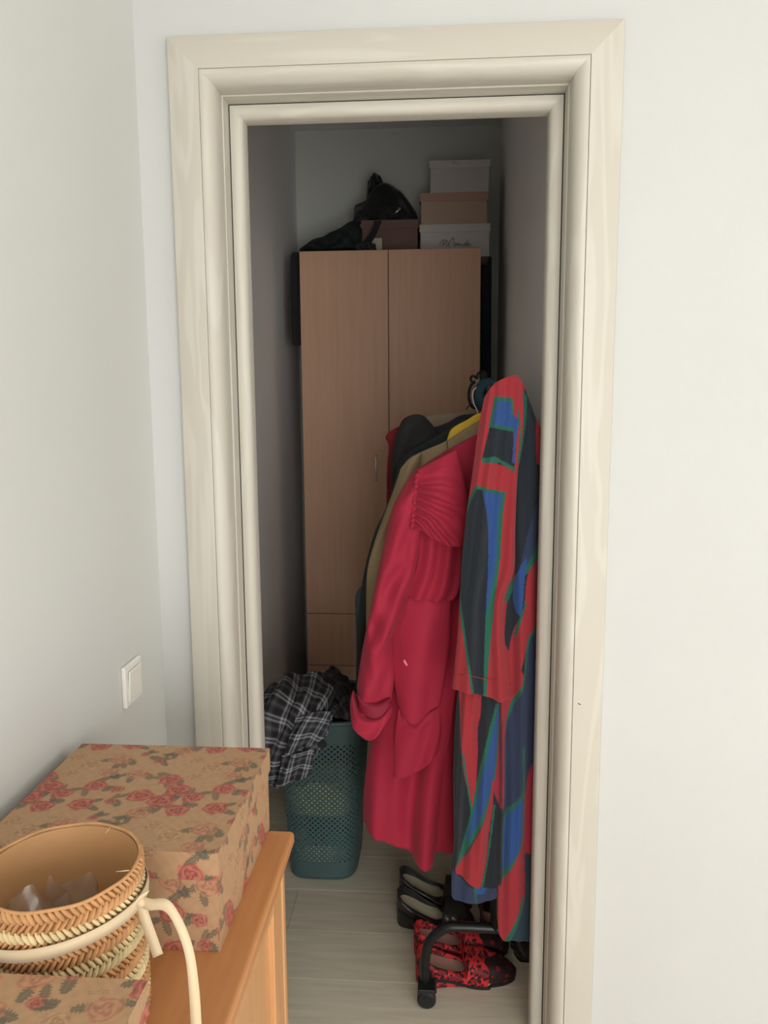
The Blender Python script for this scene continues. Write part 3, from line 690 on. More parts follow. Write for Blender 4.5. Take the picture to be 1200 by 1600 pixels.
garment('shirt', 'dark maroon garment whose shoulder pokes out left of the charcoal jacket', 'shirt', m_mar,
        [(602, 684), (609, 674), (629, 666), (650, 676), (700, 690)], [(700, 690), (710, 800), (700, 980)], [(606, 985), (650, 985), (700, 980)], [(602, 684), (607, 700), (604, 760), (606, 985)], 0.82, 0.05, 6)
m_den = mat('washed_denim', (70, 80, 88), 0.85, 0.12, 20, 0.3, 400)
garment('denim_shirt', 'faded grey-blue cuff hanging low behind the red coat sleeve', 'shirt', m_den,
        [(560, 920), (572, 912), (590, 915), (620, 920)], [(620, 920), (625, 1000), (620, 1100)], [(560, 1105), (590, 1110), (620, 1100)], [(560, 920), (555, 935), (556, 980), (560, 1105)], 0.66, 0.05, 7, nu=30, nv=40)
# teal roll of cloth hung over the end of the rail
m_teal = mat('teal_cloth', (44, 74, 86), 0.8, 0.2, 20, 0.3, 200)
sc_ = thing('scarf', 'dark teal cloth rolled around the end of the rack rail', 'scarf', (0.145, 0.96, 1.565))
bm = bmesh.new()
for k, (yy, rr) in enumerate(((-0.26, 0.028), (-0.21, 0.031), (-0.16, 0.029), (-0.11, 0.030))):
    tube(bm, [(rr*math.cos(a), yy+0.015*math.sin(a+k), -0.004+rr*1.25*math.sin(a)-0.012) for a in np.linspace(0, 2*PI, 22, endpoint=False)], 0.014, 10, closed=True)
obj('roll', bm, m_teal, sc_, True)
hanger(0.90, m_black, 'dark hanger farthest back, its short hook showing below the scrolls of the rail end', [(728, 640), (733, 634), (742, 632), (750, 634), (752, 650), (750, 662)], [(672, 678), (710, 668), (750, 664), (785, 680)])

# ------------------------------------------------------------------ laundry basket
lb = thing('laundry_basket', 'dark teal perforated plastic laundry basket on the storage room floor', 'laundry basket', (-0.375, 0.865, 0))
m_bask = mat('teal_plastic', (66, 88, 88), 0.45, 0.05, 6)
BH = 0.545
def bask(a, z):
    """point on the tapered rounded-rectangle wall; a in 0..1"""
    t = z/BH; hx = 0.112+0.032*t; hy = 0.150+0.035*t; n = 4.5
    th = 2*PI*a; c, s = math.cos(th), math.sin(th)
    k = (abs(c)**n+abs(s)**n)**(-1/n)
    return Vector((hx*c*k, hy*s*k, z))
# even arc length table
tab = [bask(i/720, BH/2) for i in range(721)]
ln = np.r_[0, np.cumsum([(tab[i+1]-tab[i]).length for i in range(720)])]; ln /= ln[-1]
ang = lambda s: float(np.interp(s % 1.0, ln, np.linspace(0, 1, 721)))
NC, NR = 116, 48; z0h, z1h = 0.065, 0.475
V = []; F = []
def bv(s, z): V.append(bask(ang(s), z)); return len(V)-1
grid = [[bv(i/NC, z0h+(z1h-z0h)*j/NR) for i in range(NC)] for j in range(NR+1)]
for j in range(NR):
    for i in range(NC):
        a, b, c, d = grid[j][i], grid[j][(i+1) % NC], grid[j+1][(i+1) % NC], grid[j+1][i]
        if (i+j) % 2 == 0:
            sc0, zc = (i+0.5)/NC, z0h+(z1h-z0h)*(j+0.5)/NR; ds, dz = 0.46/NC, 0.46*(z1h-z0h)/NR
            n_, e_, s_, w_ = bv(sc0, zc+dz), bv(sc0+ds, zc), bv(sc0, zc-dz), bv(sc0-ds, zc)
            F += [(a, b, s_), (b, e_, s_), (b, c, e_), (c, n_, e_), (c, d, n_), (d, w_, n_), (d, a, w_), (a, s_, w_)]
        else: F.append((a, b, c, d))
# solid bands below and above the holes
low = [[bv(i/NC, z) for i in range(NC)] for z in (0.014, 0.03)]+[grid[0]]
upp = [grid[NR]]+[[bv(i/NC, z) for i in range(NC)] for z in (0.50, BH)]
for R_ in (low, upp):
    for A, B in zip(R_, R_[1:]):
        for i in range(NC): F.append((A[i], A[(i+1) % NC], B[(i+1) % NC], B[i]))
o = pyobj('perforated_wall', V, F, m_bask, lb, False)
s = o.modifiers.new('s', 'SOLIDIFY'); s.thickness = 0.0022; s.offset = -1
bm = bmesh.new()
ring = [[bm.verts.new(Vector((q.x*k, q.y*k, zz))) for q in [bask(ang(i/NC), 0.014) for i in range(NC)]] for k, zz in ((1.0, 0.014), (0.985, 0.006), (0.95, 0.001), (0.90, 0.0))]
for A, B in zip(ring, ring[1:]):
    for i in range(NC): bm.faces.new((A[i], A[(i+1) % NC], B[(i+1) % NC], B[i]))
bm.faces.new(ring[-1]); obj('base', bm, m_bask, lb, True)
bm = bmesh.new(); tube(bm, [bask(ang(i/90), BH)+Vector((0, 0, 0.002)) for i in range(90)], 0.0075, 10, closed=True); obj('rim', bm, m_bask, lb, True)
# laundry inside
for (nm, cx, cy, cz, rx, ry, rz_, rgb, sd, lab) in (
    ('white_linen', -0.40, 0.84, 0.075, 0.12, 0.16, 0.070, (228, 226, 214), 1, 'white linen at the bottom of the laundry basket'),
    ('green_towel', -0.34, 0.85, 0.150, 0.10, 0.15, 0.05, (50, 130, 124), 2, 'turquoise cloth low inside the laundry basket'),
    ('yellow_towel', -0.385, 0.85, 0.275, 0.15, 0.21, 0.085, (240, 234, 160), 3, 'pale yellow cloth halfway up inside the laundry basket'),
    ('dark_clothes', -0.375, 0.87, 0.455, 0.135, 0.17, 0.115, (34, 33, 36), 4, 'heap of dark clothes filling the top of the laundry basket')):
    mm = mat(nm+'_cloth', rgb, 0.9, 0.12, 15, 0.3, 200)
    def inside(p):
        t = min(1, p.z/BH); hx = 0.112+0.032*t-0.007; hy = 0.150+0.035*t-0.007
        x, y = p.x+0.375, p.y-0.865; k = ((abs(x)/hx)**4.5+(abs(y)/hy)**4.5)**(1/4.5)
        if k > 1: x, y = x/k, y/k
        return Vector((x-0.375, y+0.865, max(p.z, 0.018)))
    tag(heap(nm, cx, cy, cz, rx, ry, rz_, mm, None, sd*3.7, 0.22, 5, True, inside), lab, 'laundry')
# dark rumpled garment behind/right with faint pattern
m_dpl = attr_mat('black_check', 0.9)
def plaidcol(su, sv, base, lt, gain=1.0, seed=0.0, rot=0.0):
    def f(U, V_):
        x = (U*math.cos(rot)-V_*math.sin(rot))*su+seed; y = (U*math.sin(rot)+V_*math.cos(rot))*sv+seed*0.7
        def line(t):
            t = t % 1.0
            d1 = np.exp(-((t-0.32)/0.045)**2)+np.exp(-((t-0.50)/0.045)**2)
            d2 = 0.22*np.exp(-((t-0.85)/0.09)**2)
            return d1+d2
        a = line(x)*0.55+line(y)*0.55
        a = a*(1+1.0*np.clip(np.minimum(line(x), line(y)), 0, 1))
        a = np.clip(a*gain, 0, 1)[:, None]
        return np.array(lin(base))*(1-a)+np.array(lin(lt))*a
    return f
ps = thing('plaid_shirt', 'black and white plaid shirt draped over the rim of the laundry basket', 'shirt', (-0.40, 0.70, 0.5))
A3 = lambda L_: [at(x, y, 1, d) for x, y, d in L_]
ctrl = [A3([(408, 1088, 0.92), (430, 1066, 0.94), (452, 1054, 0.93), (478, 1052, 0.92), (505, 1052, 0.90), (522, 1068, 0.88)]),
        A3([(403, 1112, 0.80), (428, 1086, 0.76), (455, 1078, 0.72), (482, 1076, 0.73), (508, 1080, 0.74), (526, 1092, 0.76)]),
        A3([(400, 1140, 0.72), (424, 1122, 0.67), (452, 1112, 0.63), (480, 1112, 0.62), (504, 1112, 0.62), (520, 1118, 0.63)]),
        A3([(400, 1172, 0.66), (424, 1158, 0.63), (450, 1148, 0.605), (476, 1144, 0.60), (500, 1142, 0.60), (514, 1142, 0.60)]),
        A3([(404, 1200, 0.64), (424, 1190, 0.62), (448, 1178, 0.605), (470, 1172, 0.60), (488, 1168, 0.60), (502, 1164, 0.60)]),
        A3([(410, 1222, 0.63), (428, 1214, 0.62), (448, 1206, 0.61), (466, 1200, 0.605), (480, 1196, 0.605), (489, 1188, 0.605)]),
        A3([(414, 1226, 0.63), (432, 1231, 0.62), (450, 1226, 0.61), (464, 1216, 0.605), (478, 1208, 0.605), (487, 1206, 0.605)])]
def dsh(u, v):
    t = u*0.9+v*0.55
    return 0.011*math.sin(13*t+1)*math.sin(PI*min(1, v*1.3+0.1))+0.006*math.sin(27*(u*0.8+v*0.6)+2)+0.010*noise.noise(Vector((u*4, v*5, 2)))+0.006*noise.noise(Vector((u*9, v*10, 7)))
sheet('shirt_body', ctrl, 130, 190, m_dpl, ps, 0.002, dsh, plaidcol(5.2, 6.4, (44, 43, 47), (190, 190, 194), 0.95, 0.1, -0.45))
def dsh2(u, v): return 0.008*math.sin(9*u+4*v)+0.004*noise.noise(Vector((u*6, v*6, 9)))
ctrl2 = [A3([(462, 1122, 0.60), (490, 1112, 0.59), (517, 1112, 0.60)]), A3([(452, 1150, 0.588), (482, 1140, 0.58), (513, 1136, 0.585)]), A3([(446, 1180, 0.585), (475, 1168, 0.58), (502, 1164, 0.583)])]
slv2 = sheet('sleeve', ctrl2, 60, 60, m_dpl, ps, 0.003, dsh2, plaidcol(2.2, 2.2, (44, 44, 50), (180, 180, 186), 0.9, 0.45, -0.3))
bm = bmesh.new(); p = at(503, 1163, 1, 0.577)
bmesh.ops.create_icosphere(bm, subdivisions=3, radius=0.016, matrix=Matrix.Translation(p) @ Matrix.Diagonal((1.0, 0.7, 0.85, 1)))
obj('cuff_opening', bm, m_dark, ps, True)
ctrl3 = [A3([(440, 1180, 0.59), (465, 1176, 0.585), (491, 1172, 0.59)]), A3([(436, 1205, 0.592), (462, 1198, 0.585), (489, 1192, 0.592)]), A3([(432, 1228, 0.60), (458, 1222, 0.59), (487, 1209, 0.592)])]
sheet('shirt_tail', ctrl3, 60, 60, m_dpl, ps, 0.002, dsh2, plaidcol(2.0, 2.0, (44, 44, 50), (184, 184, 190), 0.9, 0.62, -0.12))
localise(ps)
dc = sheet('dark_scarf', [A3([(500, 1052, 0.98), (520, 1043, 0.97), (540, 1058, 0.95), (556, 1075, 0.94)]), A3([(500, 1072, 0.86), (524, 1064, 0.84), (545, 1078, 0.84), (562, 1094, 0.86)]),
     A3([(508, 1095, 0.76), (530, 1090, 0.74), (548, 1100, 0.74), (562, 1112, 0.78)]), A3([(512, 1120, 0.70), (530, 1122, 0.68), (546, 1126, 0.69), (558, 1130, 0.73)])], 90, 90, m_dpl, None, 0.004,
     lambda u, v: 0.014*noise.noise(Vector((u*4, v*4, 3)))+0.007*noise.noise(Vector((u*8, v*8, 5))), plaidcol(4, 4, (30, 29, 30), (92, 88, 86), 0.7, 0.2, 0.7))
tag(dc, 'crumpled black scarf with a faint check, on the back right of the laundry basket', 'scarf')

# ------------------------------------------------------------------ shoes
def shoe(name, label, heel, toe, w, hh, m, m_in, open_end=0.62, heel_h=0.0, vamp=0.055, cat='shoe', group=None, colf=None, toe_w=0.78, pointy=1.0, wedge=True):
    """a closed low shoe: heel at `heel`, toe at `toe` (floor points)"""
    hx, hy = heel; tx, ty = toe; Ln = math.hypot(tx-hx, ty-hy); rz = math.atan2(ty-hy, tx-hx)
    t = thing(name, label, cat, (hx, hy, 0), rz, group)
    def halfw(s):
        a = 0.36+0.14*math.sin(min(1, s/0.25)*PI/2) - 0.05*math.sin(PI*min(1, max(0, (s-0.2)/0.3))) + 0.07*math.exp(-((s-0.70)/0.16)**2)
        e = 1.0
        if s < 0.08: e = math.sqrt(max(0, 1-(1-s/0.08)**2))
        if s > 0.80: e = max(0, 1-((s-0.80)/0.20)**2)**(0.5*pointy)
        return w*a*e*(toe_w+ (1-toe_w)*(1-s) if s > 0.7 else 1)
    def solz(s):
        return heel_h*(1-min(1, s/0.6))**1.3 if heel_h else 0.0
    def toph(s):
        if s < open_end: return hh*(1-0.50*math.sin(min(1, s/open_end)*PI/2)**1.2)
        k = (s-open_end)/(1-open_end); return vamp*(1-k**2.2)*0.98+0.012
    NS, NT = 44, 22
    V = []; F = []; cl = []
    for i in range(NS+1):
        s = i/NS; hw = halfw(s); zb = solz(s)+0.008; H = toph(s)
        opn = s < open_end
        fr_ = 1-(s/open_end)**6 if opn else 0
        fr0 = min(1, s/0.05) if opn else 0
        ow = 0.80*fr_*min(1, 0.25+s/0.12) if opn else 0         # half width of the opening relative to hw
        for k in range(NT+1):
            q = -1+2*k/NT                       # across: -1 sole edge left, 0 centre, 1 sole edge right
            a = abs(q); sg = 1 if q > 0 else -1
            # profile: side wall rises from sole edge, then turns in to the opening edge or the centre ridge
            tt = 1-a                            # 0 at sole, 1 at centre
            sx = hw*(1.0+0.06*math.sin(PI*min(1, tt*1.5)))*(1-(1-ow)*max(0, (tt-0.35)/0.65)**1.5)
            zz = zb+(H-0.0)*math.sin(min(1, tt/0.8)*PI/2)**(0.8)
            V.append((s*Ln, sg*sx if a > 0 else 0 if not opn else 0.0, zz)); cl.append((s, q))
    # when open the centre vertex is not used
    for i in range(NS):
        s = (i+0.5)/NS
        for k in range(NT):
            if s < open_end-0.01 and (k in (NT//2-1, NT//2)): continue
            a = i*(NT+1)+k; F.append((a, a+NT+1, a+NT+2, a+1))
    cols = None
    if colf: cols = colf(np.array([v[0] for v in V]), np.array([v[1] for v in V]), np.array([v[2] for v in V]))
    o = pyobj('upper', V, F, m, t, True, cols); sm = o.modifiers.new('s', 'SOLIDIFY'); sm.thickness = 0.0025; sm.offset = -1
    # sole and insole
    for nm, zz0, th, mm, kk in (('sole', 0.0, 0.008, m_black, 1.02), ('insole', 0.0105, 0.003, m_in, 0.95)):
        bm = bmesh.new(); top = []; bot = []
        pts = [(i/40) for i in range(1, 40)]
        outline = [(s_, halfw(s_)*kk) for s_ in pts]+[(s_, -halfw(s_)*kk) for s_ in reversed(pts)]
        for s_, y_ in outline:
            bot.append(bm.verts.new((s_*Ln, y_, zz0+solz(s_)))); top.append(bm.verts.new((s_*Ln, y_, zz0+th+solz(s_))))
        n = len(outline)
        for i in range(n): bm.faces.new((bot[i], bot[(i+1) % n], top[(i+1) % n], top[i]))
        nh = len(pts)
        for i in range(nh-1):
            bm.faces.new((top[i], top[i+1], top[n-2-i], top[n-1-i])); bm.faces.new((bot[i], bot[n-1-i], bot[n-2-i], bot[i+1]))
        obj(nm, bm, mm, t)
    if heel_h > 0.01:       # wedge heel in the same covering as the upper
        V2 = []; n_ = 30; cl2 = []
        for i in range(n_+1):
            s_ = 0.004+0.60*i/n_; hw = halfw(s_)*0.98
            for q in range(9):
                k = q/8; V2.append((s_*Ln, -hw, 0.004+solz(s_)*k+0.004*k))
            for q in range(9):
                k = 1-q/8; V2.append((s_*Ln, hw, 0.004+solz(s_)*k+0.004*k))
        m_n = 18; F2 = [(i*m_n+k, i*m_n+(k+1) % m_n, (i+1)*m_n+(k+1) % m_n, (i+1)*m_n+k) for i in range(n_) for k in range(m_n)]
        F2 += [tuple(range(m_n-1, -1, -1)), tuple(range(n_*m_n, (n_+1)*m_n))]
        A_ = np.array(V2)
        pyobj('wedge_heel', V2, F2, m, t, True, leocol(A_[:, 0], A_[:, 1], A_[:, 2]) if m is leo else None)
    return t
m_sblk = mat('black_leather', (38, 34, 33), 0.35, spec=0.5); m_ins = mat('cream_insole', (222, 212, 180), 0.6); m_insp = mat('pale_pink_insole', (196, 160, 146), 0.5)
m_bstrap = mat('brown_leather', (94, 62, 54), 0.5)
leo = attr_mat('red_leopard_fabric', 0.6)
def leocol(x, y, z):
    out = []
    r1 = random.Random(3)
    cen = [(r1.uniform(-0.01, 0.29), r1.uniform(-0.06, 0.06), r1.uniform(0, 0.10), r1.uniform(0.008, 0.014), r1.uniform(0, 6)) for _ in range(330)]
    red, drk, mid = np.array(lin((196, 48, 54))), np.array(lin((44, 26, 28))), np.array(lin((120, 32, 38)))
    for a, b, c in zip(x, y, z):
        best = None; bd = 9
        for cx, cy, cz, rr, ph in cen:
            d = math.sqrt((a-cx)**2+(b-cy)**2+(c-cz)**2)/rr
            if d < bd: bd = d; best = (cx, cy, cz, ph)
        if a > 0.200+0.02*math.sin(60*b): out.append(drk if bd > 0.5 else mid)
        elif 0.62 < bd < 1.12 and math.sin(3*math.atan2(c-best[2], a-best[0])+best[3]) > -0.55: out.append(drk)
        elif bd <= 0.62: out.append(mid)
        else: out.append(red)
    return np.array(out)
# denser upper for the leopard print comes from a subdivided copy of the same shape
def shoe_leo(*a, **k):
    t = shoe(*a, **k)
    return t
g2 = 'red leopard print shoes under the rack'
def shoe_dense(label, heel, toe):
    t = shoe('ballet_shoe', label, heel, toe, 0.088, 0.040, leo, m_insp, 0.50, 0.040, 0.048, 'shoe', g2)
    up = [c for c in t.children if c.name.startswith('upper')][0]
    bm = bmesh.new(); bm.from_mesh(up.data); bmesh.ops.subdivide_edges(bm, edges=bm.edges[:], cuts=3, use_grid_fill=True, smooth=0.6); bm.to_mesh(up.data); bm.free()
    co = np.zeros(len(up.data.vertices)*3); up.data.vertices.foreach_get('co', co); co = co.reshape(-1, 3)
    cc = leocol(co[:, 0], co[:, 1], co[:, 2]); ca = up.data.color_attributes.new('Col', 'FLOAT_COLOR', 'POINT')
    al = np.ones((len(co), 4), dtype=np.float32); al[:, :3] = cc; ca.data.foreach_set('color', al.ravel())
    up.data.polygons.foreach_set('use_smooth', [True]*len(up.data.polygons))
    return t
shoe_dense('red leopard print flat shoe, the front one under the rack foot', (-0.058, 0.300), (0.212, 0.330))
shoe_dense('red leopard print flat shoe just behind the other red one', (-0.066, 0.400), (0.202, 0.432))
g3 = 'black court shoes behind the rack foot'
shoe('court_shoe', 'black leather court shoe with cream insole, the nearer of the pair', (-0.120, 0.540), (0.110, 0.520), 0.090, 0.038, m_sblk, m_ins, 0.60, 0.052, 0.050, 'shoe', g3)
shoe('court_shoe', 'black leather court shoe half hidden behind its pair', (-0.118, 0.645), (0.112, 0.625), 0.090, 0.038, m_sblk, m_ins, 0.60, 0.052, 0.050, 'shoe', g3)
shoe('loafer', 'dark loafer with tan insole at the right beside the red shoes', (0.250, 0.575), (0.243, 0.375), 0.066, 0.050, m_sblk, mat('tan_insole', (120, 104, 84), 0.7), 0.6, 0.0, 0.045)
sd = shoe('sandal', 'brown strappy sandal under the striped robe behind the rack foot', (0.165, 0.500), (0.165, 0.73), 0.076, 0.05, m_bstrap, m_bstrap, 0.5, 0.0, 0.04)

# ------------------------------------------------------------------ dresser
DZ = 0.845; DX1 = -0.231; DYF = -0.432; DYN = -1.45
ds = thing('dresser', 'honey beech dresser with rounded top edge against the left wall', 'dresser', (XL+0.004, DYF, 0))
dxx = DX1-(XL+0.004); dyn = DYN-DYF
bm = bmesh.new(); bx(bm, 0.0, dxx, dyn, 0.0, DZ-0.022, DZ, 0.007, 4); obj('top', bm, m_dress, ds)
bm = bmesh.new()
fx = dxx-0.030
bx(bm, 0, fx, -0.030, -0.012, 0, DZ-0.022); bx(bm, 0, fx, dyn+0.012, dyn+0.030, 0, DZ-0.022)
bx(bm, 0, 0.008, dyn+0.03, -0.03, 0.05, DZ-0.022); bx(bm, 0.008, fx, dyn+0.03, -0.03, 0.05, 0.068)
bx(bm, fx-0.02, fx-0.004, dyn+0.03, -0.03, 0.0, 0.05)
obj('carcass', bm, m_dress, ds)
box('corner_post', fx, fx+0.014, -0.030, -0.012, 0, DZ-0.022, m_dress2, ds, 0.002, 2)
box('corner_post', fx, fx+0.014, dyn+0.012, dyn+0.030, 0, DZ-0.022, m_dress2, ds, 0.002, 2)
# two framed doors on the front (facing right)
half = (dyn)/2
for y1, y0 in ((-0.036, half+0.002), (half-0.002, dyn+0.036)):
    d = bpy.data.objects.new('door', None)
    bm = bmesh.new(); st = 0.055; x0, x1 = fx-0.006, fx+0.012; za, zb2 = 0.075, DZ-0.030
    bx(bm, x0, x1, y0, y0+st, za, zb2, 0.002, 2); bx(bm, x0, x1, y1-st, y1, za, zb2, 0.002, 2)
    bx(bm, x0, x1, y0+st, y1-st, za, za+st, 0.002, 2); bx(bm, x0, x1, y0+st, y1-st, zb2-st, zb2, 0.002, 2)
    d = obj('door', bm, m_dress2, ds)
    box('panel', fx-0.006, fx+0.003, y0+st, y1-st, za+st, zb2-st, m_dress2, d)
    bm = bmesh.new(); ky = y0+0.028 if y1 > -0.1 else y1-0.028
    lathe(bm, [(0.006, 0.0), (0.006, 0.010), (0.013, 0.016), (0.013, 0.022), (0.0001, 0.026)], x1, ky, 0.5, 20, 'x'); obj('knob', bm, m_dress, d, True)

# ------------------------------------------------------------------ floral boxes (printed paper, colour laid on the box faces)
KR = np.array(lin((178, 142, 108)))
def floral(seed, tile=0.19):
    rr = random.Random(seed); roses = []; leaves = []; words = []
    spots = []
    for _ in range(400):
        p = (rr.uniform(0, tile), rr.uniform(0, tile))
        ok = all(math.hypot((p[0]-q[0]+tile/2) % tile-tile/2, (p[1]-q[1]+tile/2) % tile-tile/2) > 0.034 for q in spots)
        if ok: spots.append(p)
        if len(spots) >= 19: break
    for n_, p in enumerate(spots):
        kind = n_ % 5
        if kind in (0, 2): roses.append((p[0], p[1], rr.uniform(0.0150, 0.0200), (176, 72, 76), rr.uniform(0, 6)))
        elif kind == 1: roses.append((p[0], p[1], rr.uniform(0.015, 0.0205), (184, 118, 96), rr.uniform(0, 6)))
        elif kind == 3: roses.append((p[0], p[1], rr.uniform(0.007, 0.011), (174, 84, 82), rr.uniform(0, 6)))
        else: roses.append((p[0], p[1], rr.uniform(0.013, 0.018), (180, 140, 104), rr.uniform(0, 6)))
        if kind != 4:
            for _ in range(rr.choice((2, 3, 4))):
                an = rr.uniform(0, 6.28); d = roses[-1][2]*1.15
                leaves.append((p[0]+d*math.cos(an), p[1]+d*math.sin(an), rr.uniform(0.009, 0.016), rr.uniform(0.0038, 0.0070), an+rr.uniform(-0.7, 0.7), (98, 92, 78) if rr.random() < 0.7 else (112, 96, 76)))
    for _ in range(5): words.append((rr.uniform(0, tile), rr.uniform(0, tile), rr.uniform(0.016, 0.03), 0.006, rr.uniform(-0.2, 0.2)))
    def wrap(a): return (a+tile/2) % tile-tile/2
    def f(U, V_):
        U = np.asarray(U, float); V_ = np.asarray(V_, float)
        mott = np.sin(U*310+2*np.sin(V_*90))*np.sin(V_*270+2*np.sin(U*75))
        col = KR[None]*(1+0.05*mott[:, None])
        for x, y, lw, lh, an in words:
            dx, dy = wrap(U-x), wrap(V_-y); a = dx*math.cos(an)+dy*math.sin(an); b = -dx*math.sin(an)+dy*math.cos(an)
            m_ = (np.abs(a) < lw/2) & (np.abs(b) < lh/2) & (np.sin(b*2200) > 0.1) & (np.sin(a*1700+3*np.sin(a*300)) > -0.3)
            col[m_] = col[m_]*0.72
        for x, y, la, lb_, an, c in leaves:
            dx, dy = wrap(U-x), wrap(V_-y); a = dx*math.cos(an)+dy*math.sin(an); b = -dx*math.sin(an)+dy*math.cos(an)
            e = (a/la)**2+(b/(lb_*(1+0.25*np.sin(a*1500))))**2
            m_ = e < 1; cc = np.array(lin(c)); vein = np.where(np.abs(b) < 0.0006, 1.45, 1.0)[:, None]
            al = 0.80
            col[m_] = (col*(1-al)+cc*vein*al)[m_]
        for x, y, r0, c, ph in roses:
            dx, dy = wrap(U-x), wrap(V_-y); d = np.hypot(dx, dy*1.12); th = np.arctan2(dy, dx)
            edge = r0*(1+0.10*np.sin(5*th+ph)+0.05*np.sin(9*th-ph))
            m_ = d < edge; q = np.clip(d/r0, 0, 1.2)
            pet = np.sin(q*13+1.6*np.sin(3*th+ph+q*5))
            pet2 = np.sin(5*th+ph+q*7)
            cc = np.array(lin(c))[None]*(1+0.30*pet+0.14*pet2-0.25*(1-q))[:, None]
            pale = np.clip(q*0.30+0.16*pet, 0, 0.6)[:, None]
            cc = cc*(1-pale)+KR*1.05*pale
            al = 0.82 if c[0]-c[2] > 90 or c[1] < 100 else 0.6
            col[m_] = (col*(1-al)+cc*al)[m_]
        return np.clip(col, 0, 1)
    return f
paper = attr_mat('floral_kraft_paper', 0.62, 0.08, 500)
def print_box(name, parent, x0, x1, y0, y1, z0, z1, f, step=0.0012, faces='tfrlb', off=(0, 0), bottom=True):
    """box whose faces are fine grids so the print can be laid on them"""
    V = []; F = []; C_ = []
    def face(o_, du, dv, lu, lv, uo, vo):
        nu, nv = max(2, int(lu/step)+1), max(2, int(lv/step)+1); base = len(V)
        us = np.linspace(0, lu, nu); vs = np.linspace(0, lv, nv); UU, VV = np.meshgrid(us, vs)
        P = np.array(o_)[None]+UU.ravel()[:, None]*np.array(du)[None]+VV.ravel()[:, None]*np.array(dv)[None]
        V.extend(P.tolist()); C_.append(f(UU.ravel()+uo, VV.ravel()+vo))
        for j in range(nv-1):
            for i in range(nu-1):
                a = base+j*nu+i; F.append((a, a+1, a+nu+1, a+nu))
    W, D, H = x1-x0, y1-y0, z1-z0
    if 't' in faces: face((x0, y0, z1), (1, 0, 0), (0, 1, 0), W, D, off[0], off[1])
    if 'f' in faces: face((x0, y0, z0), (1, 0, 0), (0, 0, 1), W, H, off[0], off[1]-H)
    if 'r' in faces: face((x1, y0, z0), (0, 1, 0), (0, 0, 1), D, H, off[0]+W, off[1]-H+0.05)
    st = step; step = 0.02
    if 'l' in faces: face((x0, y1, z0), (0, -1, 0), (0, 0, 1), D, H, 0, 0)
    if 'b' in faces: face((x1, y1, z0), (-1, 0, 0), (0, 0, 1), W, H, 0, 0)
    face((x0, y1, z0), (1, 0, 0), (0, -1, 0), W, D, 0, 0)
    return pyobj(name, V, F, paper, parent, False, np.vstack(C_))
f1 = floral(11)
fb1 = thing('gift_box', 'large rose-patterned kraft paper box with lid at the back of the dresser', 'box', (-0.580, -0.722, DZ), 0, 'floral boxes')
BW, BD, BHt = 0.310, 0.296, 0.136
print_box('body', fb1, 0.003, BW-0.003, 0.003, BD-0.003, 0.0005, BHt-0.004, f1, 0.00125, 'frlb', (0.03, 0.05))
print_box('lid', fb1, 0, BW, 0, BD, BHt-0.037, BHt, f1, 0.00125)
f2 = floral(23, 0.17)
fb2 = thing('gift_box', 'rose-patterned kraft paper box in the near corner, in front of the straw basket', 'box', (-0.575, -1.215, DZ), 0, 'floral boxes')
print_box('body', fb2, 0.003, 0.297-0.003, 0.003, 0.277, 0.0005, 0.131, f2, 0.0013, 'frlb', (0.03, 0.05))
print_box('lid', fb2, 0, 0.297, 0, 0.280, 0.10, 0.135, f2, 0.0013)

# ------------------------------------------------------------------ woven straw basket
BXc, BYc, BR, BZh = -0.4125, -0.832, 0.0865, 0.185
wb = thing('straw_basket', 'round woven straw basket with cream ribbon on the dresser', 'basket', (BXc, BYc, DZ))
m_st1 = mat('tan_straw', (196, 146, 98), 0.7, 0.16, 60); m_st2 = mat('cream_straw', (216, 196, 150), 0.7, 0.12, 60)
m_stb = mat('straw_shade', (132, 88, 54), 0.85); m_liner = mat('tan_paper_liner', (196, 150, 104), 0.7, 0.05, 12)
m_rib = mat('cream_satin_ribbon', (214, 192, 158), 0.45, sheen=0.2)
bm = bmesh.new(); lathe(bm, [(0.0001, 0.001), (BR-0.006, 0.001), (BR-0.004, 0.01), (BR-0.003, BZh-0.003), (BR-0.006, BZh-0.001)], seg=72); obj('wall', bm, m_stb, wb, True)
bm = bmesh.new(); lathe(bm, [(BR-0.0058, BZh-0.001), (BR-0.0062, BZh-0.004), (BR-0.0075, 0.05), (BR-0.012, 0.008), (0.0001, 0.006)], seg=72); obj('liner', bm, m_liner, wb, True)
rows = 17; per = 78
def stitch_mesh(rowset, name, m):
    V = []; F = []
    rr = random.Random(5)
    for r_ in rowset:
        zc = BZh-0.006-r_*0.0107; sg = 1 if r_ % 2 else -1
        for k in range(per):
            a0 = 2*PI*(k+0.5*(r_ % 2)+rr.uniform(-0.08, 0.08))/per
            if not (-0.62*PI-0.8 < ((a0+PI) % (2*PI))-PI < 0.62): continue
            base = len(V); n = 6
            L_ = 0.0078+rr.uniform(-0.0006, 0.0008); tilt = sg*(0.55+rr.uniform(-0.12, 0.12))
            for i in range(n):
                t = -1+2*i/(n-1); z = zc+t*L_*math.cos(tilt); a = a0+t*L_*math.sin(tilt)/BR
                wd_ = 0.0032*math.sqrt(max(0.02, 1-t*t*0.92)); ht = 0.0040*(1-0.8*t*t)+0.0004
                for (dw, dh) in ((-1, 0), (-0.5, 0.8), (0.3, 1.0), (1, 0)):
                    R_ = BR-0.003+ht*dh; aa = a+dw*wd_/BR
                    V.append((R_*math.cos(aa), R_*math.sin(aa), z+dw*wd_*0.15*sg))
            for i in range(n-1):
                for j in range(3):
                    p = base+i*4+j; F.append((p, p+1, p+5, p+4))
    o = pyobj(name, V, F, m, wb, True); o['kind'] = 'stuff'
    return o
creams = [2, 6, 7, 10, 11, 14]
